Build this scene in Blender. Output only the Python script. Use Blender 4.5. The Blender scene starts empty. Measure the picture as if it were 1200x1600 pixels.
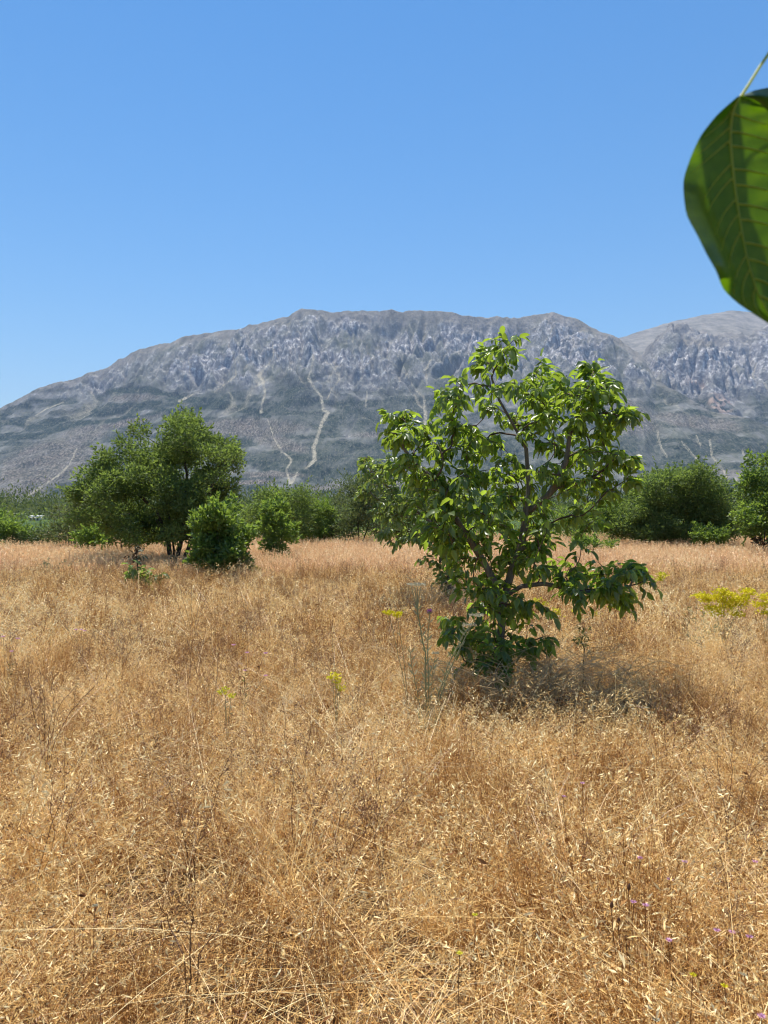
import bpy, math, random
import numpy as np
from mathutils import Vector, Matrix

# ------------------------------------------------------------------ camera, sky, sun
scene = bpy.context.scene
COL = scene.collection
F, CX, CY = 1155.0, 600.0, 798.0          # focal length and principal point in photo pixels (1200 x 1600)
CAMZ = 1.6

cam_d = bpy.data.cameras.new('camera')
cam = bpy.data.objects.new('camera', cam_d)
COL.objects.link(cam)
cam.location = (0, 0, CAMZ)
cam.rotation_euler = (math.radians(90), 0, 0)
cam_d.sensor_fit = 'VERTICAL'
cam_d.sensor_height = 36
cam_d.lens = 36 * F / 1600
cam_d.shift_y = -(800 - CY) / 1600 * -1 * -1
cam_d.clip_start = 0.05
cam_d.clip_end = 40000
cam_d.dof.use_dof = True
cam_d.dof.focus_distance = 7.0
cam_d.dof.aperture_fstop = 11
scene.camera = cam

SUN_EL, SUN_AZ = math.radians(70), math.radians(-16)   # azimuth from +Y towards +X (negative: left)
world = bpy.data.worlds.new('World')
scene.world = world
world.use_nodes = True
wn = world.node_tree
wn.nodes.clear()
w_out = wn.nodes.new('ShaderNodeOutputWorld')
w_bg = wn.nodes.new('ShaderNodeBackground')
w_sky = wn.nodes.new('ShaderNodeTexSky')
w_sky.sky_type = 'NISHITA'
w_sky.sun_disc = False
w_sky.sun_elevation = SUN_EL
w_sky.sun_rotation = SUN_AZ
w_sky.altitude = 300
w_sky.air_density = 1.4
w_sky.dust_density = 0.0
w_sky.ozone_density = 4.0
w_hs = wn.nodes.new('ShaderNodeHueSaturation')
w_hs.inputs['Saturation'].default_value = 1.3
w_hs.inputs['Value'].default_value = 1.0
w_bg.inputs['Strength'].default_value = 0.088
wn.links.new(w_sky.outputs[0], w_hs.inputs['Color'])
wn.links.new(w_hs.outputs[0], w_bg.inputs['Color'])
wn.links.new(w_bg.outputs[0], w_out.inputs['Surface'])

sun_d = bpy.data.lights.new('sun', 'SUN')
sun_d.energy = 5.0
sun_d.angle = math.radians(0.53)
sun_d.color = (1.0, 0.95, 0.86)
sun = bpy.data.objects.new('sun', sun_d)
COL.objects.link(sun)
sdir = Vector((math.sin(SUN_AZ) * math.cos(SUN_EL), math.cos(SUN_AZ) * math.cos(SUN_EL), math.sin(SUN_EL)))
sun.rotation_euler = sdir.to_track_quat('Z', 'Y').to_euler()
sun.location = (0, 0, 30)

vs = scene.view_settings
vs.view_transform = 'Standard'
vs.look = 'None'
vs.exposure = 0.62
vs.gamma = 1.0
vs.use_curve_mapping = False
cy = scene.cycles
cy.max_bounces = 6
cy.diffuse_bounces = 3
cy.glossy_bounces = 2
cy.transmission_bounces = 4
cy.transparent_max_bounces = 4
cy.volume_bounces = 0
cy.use_denoising = True
cy.denoiser = 'OPENIMAGEDENOISE'
cy.denoising_input_passes = 'RGB_ALBEDO_NORMAL'
cy.pixel_filter_type = 'BLACKMAN_HARRIS'
cy.filter_width = 1.15
cy.sample_clamp_indirect = 3.0

rng = np.random.default_rng(11)
random.seed(5)


# ------------------------------------------------------------------ helpers
def P(px, py, Y):
    return np.array([(px - CX) / F * Y, Y, CAMZ + (CY - py) / F * Y])


def tag(o, label=None, cat=None, group=None, kind=None):
    for k, v in (('label', label), ('category', cat), ('group', group), ('kind', kind)):
        if v:
            o[k] = v
    return o


def empty(name, loc, label=None, cat=None, group=None):
    o = bpy.data.objects.new(name, None)
    o.empty_display_size = 0.1
    COL.objects.link(o)
    o.location = [float(a) for a in loc]
    return tag(o, label, cat, group)


def mesh_np(name, V, faces, smooth=False, attrs=None):
    """V (n,3); faces list of int arrays (m,k)."""
    me = bpy.data.meshes.new(name)
    V = np.asarray(V, np.float32).reshape(-1, 3)
    fl = [np.asarray(f, np.int32) for f in faces if len(f)]
    me.vertices.add(len(V))
    me.vertices.foreach_set('co', V.ravel())
    loops = np.concatenate([f.ravel() for f in fl])
    sizes = np.concatenate([np.full(len(f), f.shape[1], np.int32) for f in fl])
    starts = np.concatenate([[0], np.cumsum(sizes)[:-1]]).astype(np.int32)
    me.loops.add(len(loops))
    me.loops.foreach_set('vertex_index', loops)
    me.polygons.add(len(sizes))
    me.polygons.foreach_set('loop_start', starts)
    me.polygons.foreach_set('loop_total', sizes)
    if smooth:
        me.polygons.foreach_set('use_smooth', np.ones(len(sizes), bool))
    for k, a in (attrs or {}).items():
        at = me.attributes.new(k, 'FLOAT', 'POINT')
        at.data.foreach_set('value', np.asarray(a, np.float32).ravel())
    me.update(calc_edges=True)
    return me


def link(name, me, mat, parent=None, loc=None, kind=None):
    if mat and not me.materials:
        me.materials.append(mat)
    o = bpy.data.objects.new(name, me)
    COL.objects.link(o)
    if parent is not None:
        o.parent = parent
    if loc is not None:
        o.location = [float(a) for a in loc]
    if kind:
        o['kind'] = kind
    return o


def hash01(ix, iy, seed):
    h = (ix.astype(np.int64) * 374761393 + iy.astype(np.int64) * 668265263 + seed * 982451653) & 0xFFFFFFFF
    h = ((h ^ (h >> 13)) * 1274126177) & 0xFFFFFFFF
    h = h ^ (h >> 16)
    return (h & 0xFFFFFF) / float(0xFFFFFF)


def noise2(x, y, seed=0):
    """gradient noise, about -1..1"""
    x0, y0 = np.floor(x), np.floor(y)
    fx, fy = x - x0, y - y0
    ix, iy = x0.astype(np.int64), y0.astype(np.int64)
    u, v = fx * fx * fx * (fx * (fx * 6 - 15) + 10), fy * fy * fy * (fy * (fy * 6 - 15) + 10)

    def g(dx, dy):
        a = hash01(ix + dx, iy + dy, seed) * 2 * np.pi
        return np.cos(a) * (fx - dx) + np.sin(a) * (fy - dy)
    n = (g(0, 0) * (1 - u) + g(1, 0) * u) * (1 - v) + (g(0, 1) * (1 - u) + g(1, 1) * u) * v
    return n * 1.5


def fbm(x, y, octv=4, seed=0, gain=.5):
    s, a, t = 0, 1, 0
    for i in range(octv):
        s = s + a * noise2(x * 2 ** i, y * 2 ** i, seed + i)
        t += a
        a *= gain
    return s / t


def ridged(x, y, octv=4, seed=0, gain=.5):
    s, a, t = 0, 1, 0
    for i in range(octv):
        s = s + a * (1 - np.abs(noise2(x * 2 ** i, y * 2 ** i, seed + i)) * 1.6)
        t += a
        a *= gain
    return s / t


def sstep(a, b, x):
    t = np.clip((x - a) / (b - a), 0, 1)
    return t * t * (3 - 2 * t)


def grid_faces(nr, nc):
    a = (np.arange(nr - 1)[:, None] * nc + np.arange(nc - 1)[None, :]).ravel()
    return np.stack([a, a + 1, a + 1 + nc, a + nc], 1)


class MB:
    """collects tubes and flakes into one mesh"""
    def __init__(self):
        self.V, self.Q, self.T, self.A, self.n = [], [], [], [], 0

    def add(self, V, quads=None, tris=None, tint=0.5):
        V = np.asarray(V, float).reshape(-1, 3)
        self.V.append(V)
        if quads is not None and len(quads):
            self.Q.append(np.asarray(quads) + self.n)
        if tris is not None and len(tris):
            self.T.append(np.asarray(tris) + self.n)
        self.A.append(np.broadcast_to(np.asarray(tint, float), (len(V),)).copy())
        self.n += len(V)

    def tube(self, pts, rad, sides=5, tint=0.5):
        pts = np.asarray(pts, float)
        k = len(pts)
        rad = np.broadcast_to(np.asarray(rad, float), (k,))
        d = np.gradient(pts, axis=0)
        d /= np.linalg.norm(d, axis=1, keepdims=True) + 1e-12
        ref = np.array([0, 0, 1.]) if abs(d[0][2]) < .9 else np.array([1., 0, 0])
        a = np.cross(d, ref)
        a /= np.linalg.norm(a, axis=1, keepdims=True) + 1e-12
        b = np.cross(d, a)
        th = np.arange(sides) * 2 * np.pi / sides
        R = pts[:, None] + rad[:, None, None] * (np.cos(th)[None, :, None] * a[:, None] + np.sin(th)[None, :, None] * b[:, None])
        q = []
        i = np.arange(sides)
        j = (i + 1) % sides
        for s in range(k - 1):
            q.append(np.stack([s * sides + i, s * sides + j, (s + 1) * sides + j, (s + 1) * sides + i], 1))
        self.add(R.reshape(-1, 3), quads=np.concatenate(q), tint=tint)

    def flakes(self, base, dirs, length, width, tint=0.5, fold=0.25):
        """rhombic leaves: base (n,3), dirs (n,3) unit"""
        base = np.asarray(base, float)
        n = len(base)
        if n == 0:
            return
        dirs = np.asarray(dirs, float)
        dirs = dirs / (np.linalg.norm(dirs, axis=1, keepdims=True) + 1e-9)
        r = rng.normal(size=(n, 3))
        s = np.cross(dirs, r)
        s /= np.linalg.norm(s, axis=1, keepdims=True) + 1e-9
        nn = np.cross(s, dirs)
        L = np.broadcast_to(np.asarray(length, float), (n,))[:, None]
        W = np.broadcast_to(np.asarray(width, float), (n,))[:, None]
        v0 = base
        v1 = base + dirs * L * .42 + s * W * .5 + nn * W * fold
        v2 = base + dirs * L
        v3 = base + dirs * L * .42 - s * W * .5 + nn * W * fold
        V = np.stack([v0, v1, v2, v3], 1).reshape(-1, 3)
        a = np.arange(n)[:, None] * 4
        tr = np.concatenate([a + [0, 1, 2], a + [0, 2, 3]])
        t = np.repeat(np.broadcast_to(np.asarray(tint, float), (n,)), 4)
        self.add(V, tris=tr, tint=t)

    def blades(self, base, h, lean, az, width, curl=0.3, K=3, tint=0.5):
        """ribbon grass blades; base (n,3)"""
        n = len(base)
        t = np.linspace(0, 1, K + 1)[None, :]
        h = np.asarray(h)[:, None]
        lean = np.asarray(lean)[:, None]
        az = np.asarray(az)[:, None]
        r = lean * t * h + curl * lean * h * t ** 2.5
        z = h * (t - .25 * np.minimum(1, lean) * t ** 3)
        wob = (rng.normal(size=(n, 1)) * .03 * np.sin(t * 3.1) * h)
        x = base[:, 0:1] + np.cos(az) * r - np.sin(az) * wob
        y = base[:, 1:2] + np.sin(az) * r + np.cos(az) * wob
        z = base[:, 2:3] + z
        pa = az + np.pi / 2 + rng.normal(size=(n, 1)) * .6
        w = np.broadcast_to(np.asarray(width, float), (n,))[:, None] * (1 - .75 * t) * .5
        cx_, sx_ = np.cos(pa) * w, np.sin(pa) * w
        A = np.stack([x + cx_, y + sx_, z], 2)
        B = np.stack([x - cx_, y - sx_, z], 2)
        V = np.stack([A, B], 2).reshape(-1, 3)          # n, K+1, 2, 3
        b = (np.arange(n)[:, None] * (K + 1) * 2 + np.arange(K)[None, :] * 2).ravel()
        self.add(V, quads=np.stack([b, b + 1, b + 3, b + 2], 1), tint=np.repeat(np.broadcast_to(np.asarray(tint, float), (n,)), (K + 1) * 2))
        return np.stack([x[:, -1], y[:, -1], z[:, -1]], 1)

    def mesh(self, name, smooth=False, origin=None):
        V = np.concatenate(self.V)
        if origin is not None:
            V = V - np.asarray(origin)
        f = []
        if self.Q:
            f.append(np.concatenate(self.Q))
        if self.T:
            f.append(np.concatenate(self.T))
        return mesh_np(name, V, f, smooth, {'tint': np.concatenate(self.A)})


# ------------------------------------------------------------------ materials
def new_mat(name):
    m = bpy.data.materials.new(name)
    m.use_nodes = True
    nt = m.node_tree
    nt.nodes.clear()
    out = nt.nodes.new('ShaderNodeOutputMaterial')
    return m, nt, out


def N(nt, typ, **kw):
    n = nt.nodes.new(typ)
    for k, v in kw.items():
        if k in n.inputs:
            n.inputs[k].default_value = v
        else:
            setattr(n, k, v)
    return n


def attr(nt, name):
    n = nt.nodes.new('ShaderNodeAttribute')
    n.attribute_name = name
    return n.outputs['Fac']


def ramp(nt, fac, stops, interp='LINEAR'):
    r = nt.nodes.new('ShaderNodeValToRGB')
    r.color_ramp.interpolation = interp
    e = r.color_ramp.elements
    while len(e) < len(stops):
        e.new(0.5)
    for el, (p, c) in zip(e, stops):
        el.position = p
        el.color = (*c, 1)
    nt.links.new(fac, r.inputs[0])
    return r.outputs[0]


def mathn(nt, op, a, b=None, c=None, clamp=False):
    n = nt.nodes.new('ShaderNodeMath')
    n.operation = op
    n.use_clamp = clamp
    for i, v in enumerate((a, b, c)):
        if v is None:
            continue
        if isinstance(v, (int, float)):
            n.inputs[i].default_value = v
        else:
            nt.links.new(v, n.inputs[i])
    return n.outputs[0]


def mixc(nt, fac, a, b, blend='MIX'):
    n = nt.nodes.new('ShaderNodeMix')
    n.data_type = 'RGBA'
    n.blend_type = blend
    for s, v in ((n.inputs[0], fac), (n.inputs[6], a), (n.inputs[7], b)):
        if isinstance(v, (int, float)):
            s.default_value = v
        elif isinstance(v, tuple):
            s.default_value = (*v, 1)
        else:
            nt.links.new(v, s)
    return n.outputs[2]


def noise_tex(nt, vec, scale, detail=3, rough=.55, dist=0.0):
    n = nt.nodes.new('ShaderNodeTexNoise')
    n.inputs['Scale'].default_value = scale
    n.inputs['Detail'].default_value = detail
    n.inputs['Roughness'].default_value = rough
    n.inputs['Distortion'].default_value = dist
    if vec is not None:
        nt.links.new(vec, n.inputs['Vector'])
    return n.outputs['Fac']


def leaf_material(name, stops, trans_col, trans=.35, rough=.42, spec=.5, bump=0.0):
    m, nt, out = new_mat(name)
    t = attr(nt, 'tint')
    geo = nt.nodes.new('ShaderNodeNewGeometry')
    col = ramp(nt, t, stops)
    under = mixc(nt, 0.0 if 'petal' in name or 'floret' in name or 'bract' in name or 'cream' in name else 0.45, col, (0.16, 0.22, 0.10))
    colb = mixc(nt, geo.outputs['Backfacing'], col, under)
    p = nt.nodes.new('ShaderNodeBsdfPrincipled')
    nt.links.new(colb, p.inputs['Base Color'])
    p.inputs['Roughness'].default_value = rough
    p.inputs['Specular IOR Level'].default_value = spec
    tr = nt.nodes.new('ShaderNodeBsdfTranslucent')
    tc = mixc(nt, t, tuple(c * .55 for c in trans_col), trans_col)
    nt.links.new(tc, tr.inputs['Color'])
    mx = nt.nodes.new('ShaderNodeMixShader')
    mx.inputs[0].default_value = trans
    nt.links.new(p.outputs[0], mx.inputs[1])
    nt.links.new(tr.outputs[0], mx.inputs[2])
    nt.links.new(mx.outputs[0], out.inputs['Surface'])
    return m


M = {}
M['walnut'] = leaf_material('walnut_leaf', [(0, (.020, .050, .012)), (.5, (.042, .10, .018)), (.85, (.09, .17, .025)), (1, (.20, .26, .035))], (.56, .76, .07), .46, .36, .5)
M['walnut_pale'] = leaf_material('pale_walnut_leaf', [(0, (.035, .08, .022)), (.6, (.08, .15, .045)), (1, (.19, .26, .09))], (.50, .64, .10), .40, .38, .5)
M['walnut_far'] = leaf_material('bright_leaf', [(0, (.035, .08, .018)), (.6, (.075, .145, .03)), (1, (.17, .25, .05))], (.44, .62, .08), .40, .5, .35)
M['willow'] = leaf_material('olive_leaf', [(0, (.038, .068, .020)), (.6, (.082, .124, .036)), (1, (.18, .22, .08))], (.38, .52, .09), .40, .6, .25)
M['olive'] = leaf_material('grey_green_leaf', [(0, (.04, .065, .025)), (.6, (.075, .11, .04)), (1, (.13, .16, .075))], (.18, .27, .07), .28, .5, .4)
M['darkbush'] = leaf_material('dark_leaf', [(0, (.04, .058, .022)), (.6, (.08, .105, .038)), (1, (.16, .15, .07))], (.26, .32, .08), .32, .6, .25)
M['conifer'] = leaf_material('needle', [(0, (.015, .035, .015)), (1, (.04, .07, .03))], (.06, .10, .03), .15, .6, .3)
M['sage'] = leaf_material('sage_leaf', [(0, (.11, .15, .08)), (1, (.26, .30, .18))], (.25, .3, .14), .25, .6, .3)
M['deadleaf'] = leaf_material('dead_leaf', [(0, (.05, .03, .025)), (1, (.12, .07, .045))], (.12, .07, .04), .2, .6, .3)
M['yellow'] = leaf_material('yellow_petal', [(0, (.80, .66, .02)), (1, (.92, .86, .06))], (.7, .62, .03), .4, .6, .2)
M['yellowgreen'] = leaf_material('yellow_green_bract', [(0, (.52, .50, .03)), (1, (.88, .80, .08))], (.8, .75, .08), .4, .6, .2)
M['lilac'] = leaf_material('lilac_petal', [(0, (.58, .28, .46)), (1, (.85, .55, .74))], (.8, .45, .65), .4, .6, .2)
M['purple'] = leaf_material('purple_floret', [(0, (.22, .07, .24)), (1, (.42, .17, .42))], (.4, .15, .4), .3, .6, .2)
M['cream'] = leaf_material('cream_head', [(0, (.40, .36, .24)), (1, (.62, .58, .42))], (.5, .45, .3), .3, .7, .2)


def bark_material(name, c0, c1, scale=40):
    m, nt, out = new_mat(name)
    tc = nt.nodes.new('ShaderNodeTexCoord')
    mp = nt.nodes.new('ShaderNodeMapping')
    mp.inputs['Scale'].default_value = (1, 1, .25)
    nt.links.new(tc.outputs['Object'], mp.inputs[0])
    n = noise_tex(nt, mp.outputs[0], scale, 4, .65)
    col = ramp(nt, n, [(.3, c0), (.7, c1)])
    p = nt.nodes.new('ShaderNodeBsdfPrincipled')
    nt.links.new(col, p.inputs['Base Color'])
    p.inputs['Roughness'].default_value = .85
    b = nt.nodes.new('ShaderNodeBump')
    b.inputs['Strength'].default_value = .5
    b.inputs['Distance'].default_value = .01
    nt.links.new(n, b.inputs['Height'])
    nt.links.new(b.outputs[0], p.inputs['Normal'])
    nt.links.new(p.outputs[0], out.inputs['Surface'])
    return m


M['bark'] = bark_material('pale_bark', (.085, .07, .058), (.20, .17, .14), 50)
M['barkdark'] = bark_material('dark_bark', (.022, .018, .015), (.07, .055, .045), 20)
M['twig'] = bark_material('brown_twig', (.06, .035, .022), (.12, .075, .05), 60)
M['deadtwig'] = bark_material('grey_dead_twig', (.13, .11, .10), (.24, .20, .18), 20)


def straw_material(name, stops, trans=.24, patch=True, tint_w=.72):
    m, nt, out = new_mat(name)
    oi = nt.nodes.new('ShaderNodeObjectInfo')
    t = attr(nt, 'tint')
    f = mathn(nt, 'MULTIPLY', t, tint_w)
    f = mathn(nt, 'MULTIPLY_ADD', oi.outputs['Random'], .16, f)
    if patch:
        n = noise_tex(nt, oi.outputs['Location'], .33, 4, .6)
        n = mathn(nt, 'SUBTRACT', n, .5)
        f = mathn(nt, 'MULTIPLY_ADD', n, .75, f)
    f = mathn(nt, 'ADD', f, .06, clamp=True)
    col = ramp(nt, f, stops)
    d = nt.nodes.new('ShaderNodeBsdfPrincipled')
    nt.links.new(col, d.inputs['Base Color'])
    d.inputs['Roughness'].default_value = .38
    d.inputs['Specular IOR Level'].default_value = .3
    tr = nt.nodes.new('ShaderNodeBsdfTranslucent')
    nt.links.new(col, tr.inputs['Color'])
    mx = nt.nodes.new('ShaderNodeMixShader')
    mx.inputs[0].default_value = trans
    nt.links.new(d.outputs[0], mx.inputs[1])
    nt.links.new(tr.outputs[0], mx.inputs[2])
    nt.links.new(mx.outputs[0], out.inputs['Surface'])
    return m


STRAW = [(0, (.06, .022, .008)), (.22, (.27, .115, .034)), (.45, (.63, .35, .108)), (.68, (.94, .645, .25)), (1, (.99, .90, .56))]
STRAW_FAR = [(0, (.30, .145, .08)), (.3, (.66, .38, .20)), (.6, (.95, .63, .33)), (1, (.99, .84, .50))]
M['straw'] = straw_material('dry_straw', STRAW)
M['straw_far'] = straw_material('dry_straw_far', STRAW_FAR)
M['weed'] = straw_material('dry_weed_stem', [(0, (.07, .03, .016)), (.5, (.20, .095, .045)), (1, (.55, .38, .20))], .1)
M['palestem'] = straw_material('pale_dry_stem', [(0, (.34, .20, .10)), (.5, (.56, .38, .18)), (1, (.74, .58, .34))], .1)
M['greystem'] = straw_material('grey_green_stem', [(0, (.14, .15, .07)), (.5, (.27, .28, .14)), (1, (.44, .44, .26))], .1, False)

# ------------------------------------------------------------------ ground
def build_ground():
    ys = np.concatenate([np.linspace(-30, 60, 120), np.geomspace(62, 16000, 90)])
    xs = np.linspace(-1, 1, 141)
    X = xs[None, :] * (60 + np.abs(ys)[:, None] * 1.1)
    Y = np.repeat(ys[:, None], 141, 1)
    Z = .05 * fbm(X / 3.0, Y / 3.0, 3, 3) * sstep(60, 40, np.abs(Y))
    Z = Z - .6 * sstep(60, 200, Y)
    me = mesh_np('ground', np.stack([X, Y, Z], 2), [grid_faces(len(ys), 141)], True)
    m, nt, out = new_mat('ground_soil')
    geo = nt.nodes.new('ShaderNodeNewGeometry')
    pos = geo.outputs['Position']
    n1 = noise_tex(nt, pos, 60, 4, .7)
    n2 = noise_tex(nt, pos, .5, 4, .6)
    f = mathn(nt, 'MULTIPLY_ADD', mathn(nt, 'SUBTRACT', n2, .5), .8, n1)
    near = ramp(nt, f, [(.25, (.06, .035, .018)), (.5, (.16, .095, .045)), (.75, (.34, .23, .11))])
    # farmland beyond the hedges
    n3 = noise_tex(nt, pos, .004, 3, .5)
    n4 = noise_tex(nt, pos, .05, 4, .6)
    farc = ramp(nt, mathn(nt, 'MULTIPLY_ADD', n4, .4, mathn(nt, 'MULTIPLY', n3, .7)), [(.35, (.035, .06, .02)), (.55, (.06, .10, .035)), (.62, (.12, .15, .06)), (.72, (.30, .24, .12))])
    sx = nt.nodes.new('ShaderNodeSeparateXYZ')
    nt.links.new(pos, sx.inputs[0])
    mr = nt.nodes.new('ShaderNodeMapRange')
    mr.inputs['From Min'].default_value = 32
    mr.inputs['From Max'].default_value = 48
    nt.links.new(sx.outputs['Y'], mr.inputs['Value'])
    col = mixc(nt, mr.outputs[0], near, farc)
    p = nt.nodes.new('ShaderNodeBsdfPrincipled')
    nt.links.new(col, p.inputs['Base Color'])
    p.inputs['Roughness'].default_value = .95
    p.inputs['Specular IOR Level'].default_value = .1
    b = nt.nodes.new('ShaderNodeBump')
    b.inputs['Strength'].default_value = .8
    b.inputs['Distance'].default_value = .02
    nt.links.new(n1, b.inputs['Height'])
    nt.links.new(b.outputs[0], p.inputs['Normal'])
    nt.links.new(p.outputs[0], out.inputs['Surface'])
    o = link('ground', me, m)
    tag(o, 'dry soil of the meadow running out to the green valley floor', kind='structure')


build_ground()


# ------------------------------------------------------------------ mountains
SW = 1.0


def stroke(px, py, pts, w):
    """soft mask of a polyline with half width w (number or list)"""
    best = np.zeros_like(px)
    pts = np.asarray(pts, float)
    ws = np.broadcast_to(np.asarray(w, float), (len(pts),))
    for (x0, y0), (x1, y1), w0, w1 in zip(pts[:-1], pts[1:], ws[:-1], ws[1:]):
        dx, dy = x1 - x0, y1 - y0
        t = np.clip(((px - x0) * dx + (py - y0) * dy) / (dx * dx + dy * dy + 1e-9), 0, 1)
        d = np.hypot(px - x0 - t * dx, py - y0 - t * dy)
        ww = (w0 + (w1 - w0) * t) * SW
        best = np.maximum(best, 1 - sstep(.5, 1.25, d / ww))
    return best


def blob(px, py, cx, cy_, rx, ry, ang=0):
    a = math.radians(ang)
    u = ((px - cx) * math.cos(a) + (py - cy_) * math.sin(a)) / rx
    v = (-(px - cx) * math.sin(a) + (py - cy_) * math.cos(a)) / ry
    return 1 - sstep(.6, 1.2, np.hypot(u, v))


def build_mountain():
    NC = 1150
    pxs = np.linspace(-330, 1530, NC)
    Ys = np.concatenate([np.linspace(2700, 6500, 430), np.linspace(6540, 9200, 70)])
    PX = np.repeat(pxs[None, :], len(Ys), 0)
    Y = np.repeat(Ys[:, None], NC, 1)
    T = (PX - CX) / F
    X = T * Y
    r1 = np.array([(-700, 790), (-330, 745), (-160, 690), (-60, 655), (0, 636), (40, 616), (60, 607), (100, 594), (130, 587), (160, 575), (185, 560), (215, 548), (240, 538),
                   (265, 536), (292, 524), (305, 522), (330, 519), (370, 513), (400, 506), (430, 499), (450, 494), (464, 484), (478, 481), (500, 484), (520, 488), (560, 487),
                   (590, 484), (612, 480), (625, 483), (660, 482), (690, 484), (720, 489), (760, 492), (800, 493), (835, 490), (860, 489), (885, 492),
                   (898, 494), (915, 504), (940, 519), (965, 527), (996, 548), (1008, 562), (1026, 596), (1068, 617), (1110, 641), (1170, 653), (1260, 690), (1530, 760)], float)
    yr_px = np.array([(-700, 4200), (-200, 5200), (0, 5600), (300, 6000), (900, 6000), (965, 5850), (1010, 5500), (1060, 4900), (1170, 4400), (1530, 4000)], float)
    r2 = np.array([(-700, 800), (800, 790), (900, 560), (965, 527), (990, 521), (1010, 513), (1035, 506), (1060, 498), (1080, 495), (1100, 490), (1130, 486), (1150, 482), (1170, 487), (1190, 484), (1230, 492), (1300, 505), (1400, 520), (1530, 560)], float)
    r3 = np.array([(-700, 900), (900, 800), (985, 600), (1003, 560), (1018, 540), (1035, 522), (1050, 512), (1080, 517), (1120, 520), (1160, 524), (1200, 518), (1260, 515), (1350, 535), (1530, 580)], float)
    h1 = (CY - np.interp(pxs, r1[:, 0], r1[:, 1]))[None, :] / F
    wob = 1.0 * fbm(pxs / 14, pxs * 0, 4, 77)[None, :] / F
    h1 = h1 + wob
    Yr1 = np.interp(pxs, yr_px[:, 0], yr_px[:, 1])[None, :]
    Yf = 2950 + 120 * np.sin(pxs / 230)[None, :]
    s = (Y - Yf) / (Yr1 - Yf)
    prof = lambda q: .36 * q + .64 * q ** 2.0
    sc = np.clip(s, 0, 1)
    z1 = np.where(s <= 1, h1 * Yr1 * prof(sc), h1 * Yr1 - (Y - Yr1) * .30)
    def soft(v, k=31):
        ker = np.hanning(k)
        ker /= ker.sum()
        return np.convolve(np.pad(v, k // 2, mode='edge'), ker, 'valid')
    h2 = (CY - soft(np.interp(pxs, r2[:, 0], r2[:, 1])))[None, :] / F + wob * .6
    Yr2 = 8300.0
    z2 = np.where(Y <= Yr2, h2 * Yr2 - (Yr2 - Y) * .42, h2 * Yr2 - (Y - Yr2) * .3)
    z2 = np.where((PX > 880), z2, -500)
    h3 = (CY - np.interp(pxs, r3[:, 0], r3[:, 1]))[None, :] / F
    Yr3 = 6350.0
    s3 = np.clip((Y - 4300) / (Yr3 - 4300), 0, 1)
    z3 = np.where(Y <= Yr3, h3 * Yr3 * (.18 + .82 * s3 ** 1.15), h3 * Yr3 + (Y - Yr3) * .10)
    z3 = np.where((PX > 930) & (Y < 8300) & (Y > 4300), z3, -500)
    z2 = np.where(Y > 6300, z2, -500)
    z = np.maximum(np.maximum(z1, z2), z3)
    is3 = (z3 >= z1 - 1) & (z3 >= z2)
    is2 = (z2 > z1) & (z2 > z3)
    # relief
    rel = np.clip(z / 1500, 0, 1)
    wx = 210 * fbm(X / 900, Y / 800, 3, 5)
    g1 = ridged((X + wx) / 330, Y / 1300, 4, 21)
    g2 = ridged((X + wx * 1.5 + .35 * Y) / 150, (Y - .2 * X) / 300, 4, 31, .6)
    g3 = ridged(X / 130 + .4 * fbm(X / 90, Y / 90, 2, 8), Y / 150, 4, 41, .62)
    up = sstep(.38, .75, rel) * (1 - sstep(.97, 1.04, s) * (1 - is3))
    edge = np.where(is2, 0.22, 1.0)
    # keep the skyline as given: fade relief at the ridge itself
    ridgefade = np.where(is2 | is3, 1 - .6 * sstep(5900, 6300, Y), .18 + .82 * sstep(0.0, .10, np.abs(1 - s)))
    wy = 120 * fbm(X / 420 + 7, Y / 600, 3, 15)
    ch1 = 1 - np.abs(noise2((X + wx * 1.6) / 300 + wy / 500, Y / 2600, 121)) * 3.2
    ch2 = 1 - np.abs(noise2((X - wx) / 135 + wy / 260, Y / 1100, 122)) * 3.2
    ch = np.maximum(np.clip(ch1, 0, 1), .75 * np.clip(ch2, 0, 1))
    rocky = sstep(-.18, .22, fbm(X / 520 + 3, (Y + z) / 620, 3, 141) + .25 * is3)
    rocky = rocky * np.where(is2, .5, 1)
    up = np.where(is2, .8, up)
    d = (g1 - .55) * (70 + 190 * up) + (g2 - .55) * (14 + 70 * up * rocky) + (g3 - .5) * (3 + 34 * up * rocky) * (1 + .5 * is3)
    d = d - ch ** 1.5 * (18 + 75 * up)
    d = np.where(is3, d * 1.35, d)
    cliff = fbm(X / 260, z / 110, 3, 88)          # rock bands
    z = z + d * ridgefade * edge * sstep(0, .15, rel + .05) + 60 * up * (.25 + .75 * rocky) * np.sign(cliff) * np.abs(cliff) ** .6 * ridgefade * edge
    z = np.where(s < 0, np.minimum(z, 0) - 12, z)
    z = np.maximum(z, -12 + 0 * z)
    V = np.stack([X, Y, z], 2)
    py = CY - (z - CAMZ) / Y * F
    # masks, warped a little so that edges are ragged
    qx = PX + 6 * fbm(X / 160, z / 90, 4, 61)
    qy = py + 5 * fbm(X / 150 + 9, z / 80, 4, 62)
    nf = fbm(X / 260, z / 75, 5, 63)
    below = sstep(575, 640, qy + 18 * nf + .0 * qx)
    forest = below * (.20 + .66 * sstep(-.12, .14, nf + .04))
    for pts, w in [([(-80, 672), (0, 658), (60, 668), (120, 650), (200, 640), (250, 628)], 7), ([(-80, 700), (0, 685), (60, 682), (110, 664), (200, 655), (290, 641), (340, 633), (420, 648)], 6),
                   ([(170, 612), (230, 608), (300, 625), (360, 632)], 7)]:
        forest = np.maximum(forest, stroke(qx, qy, pts, w))
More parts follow.
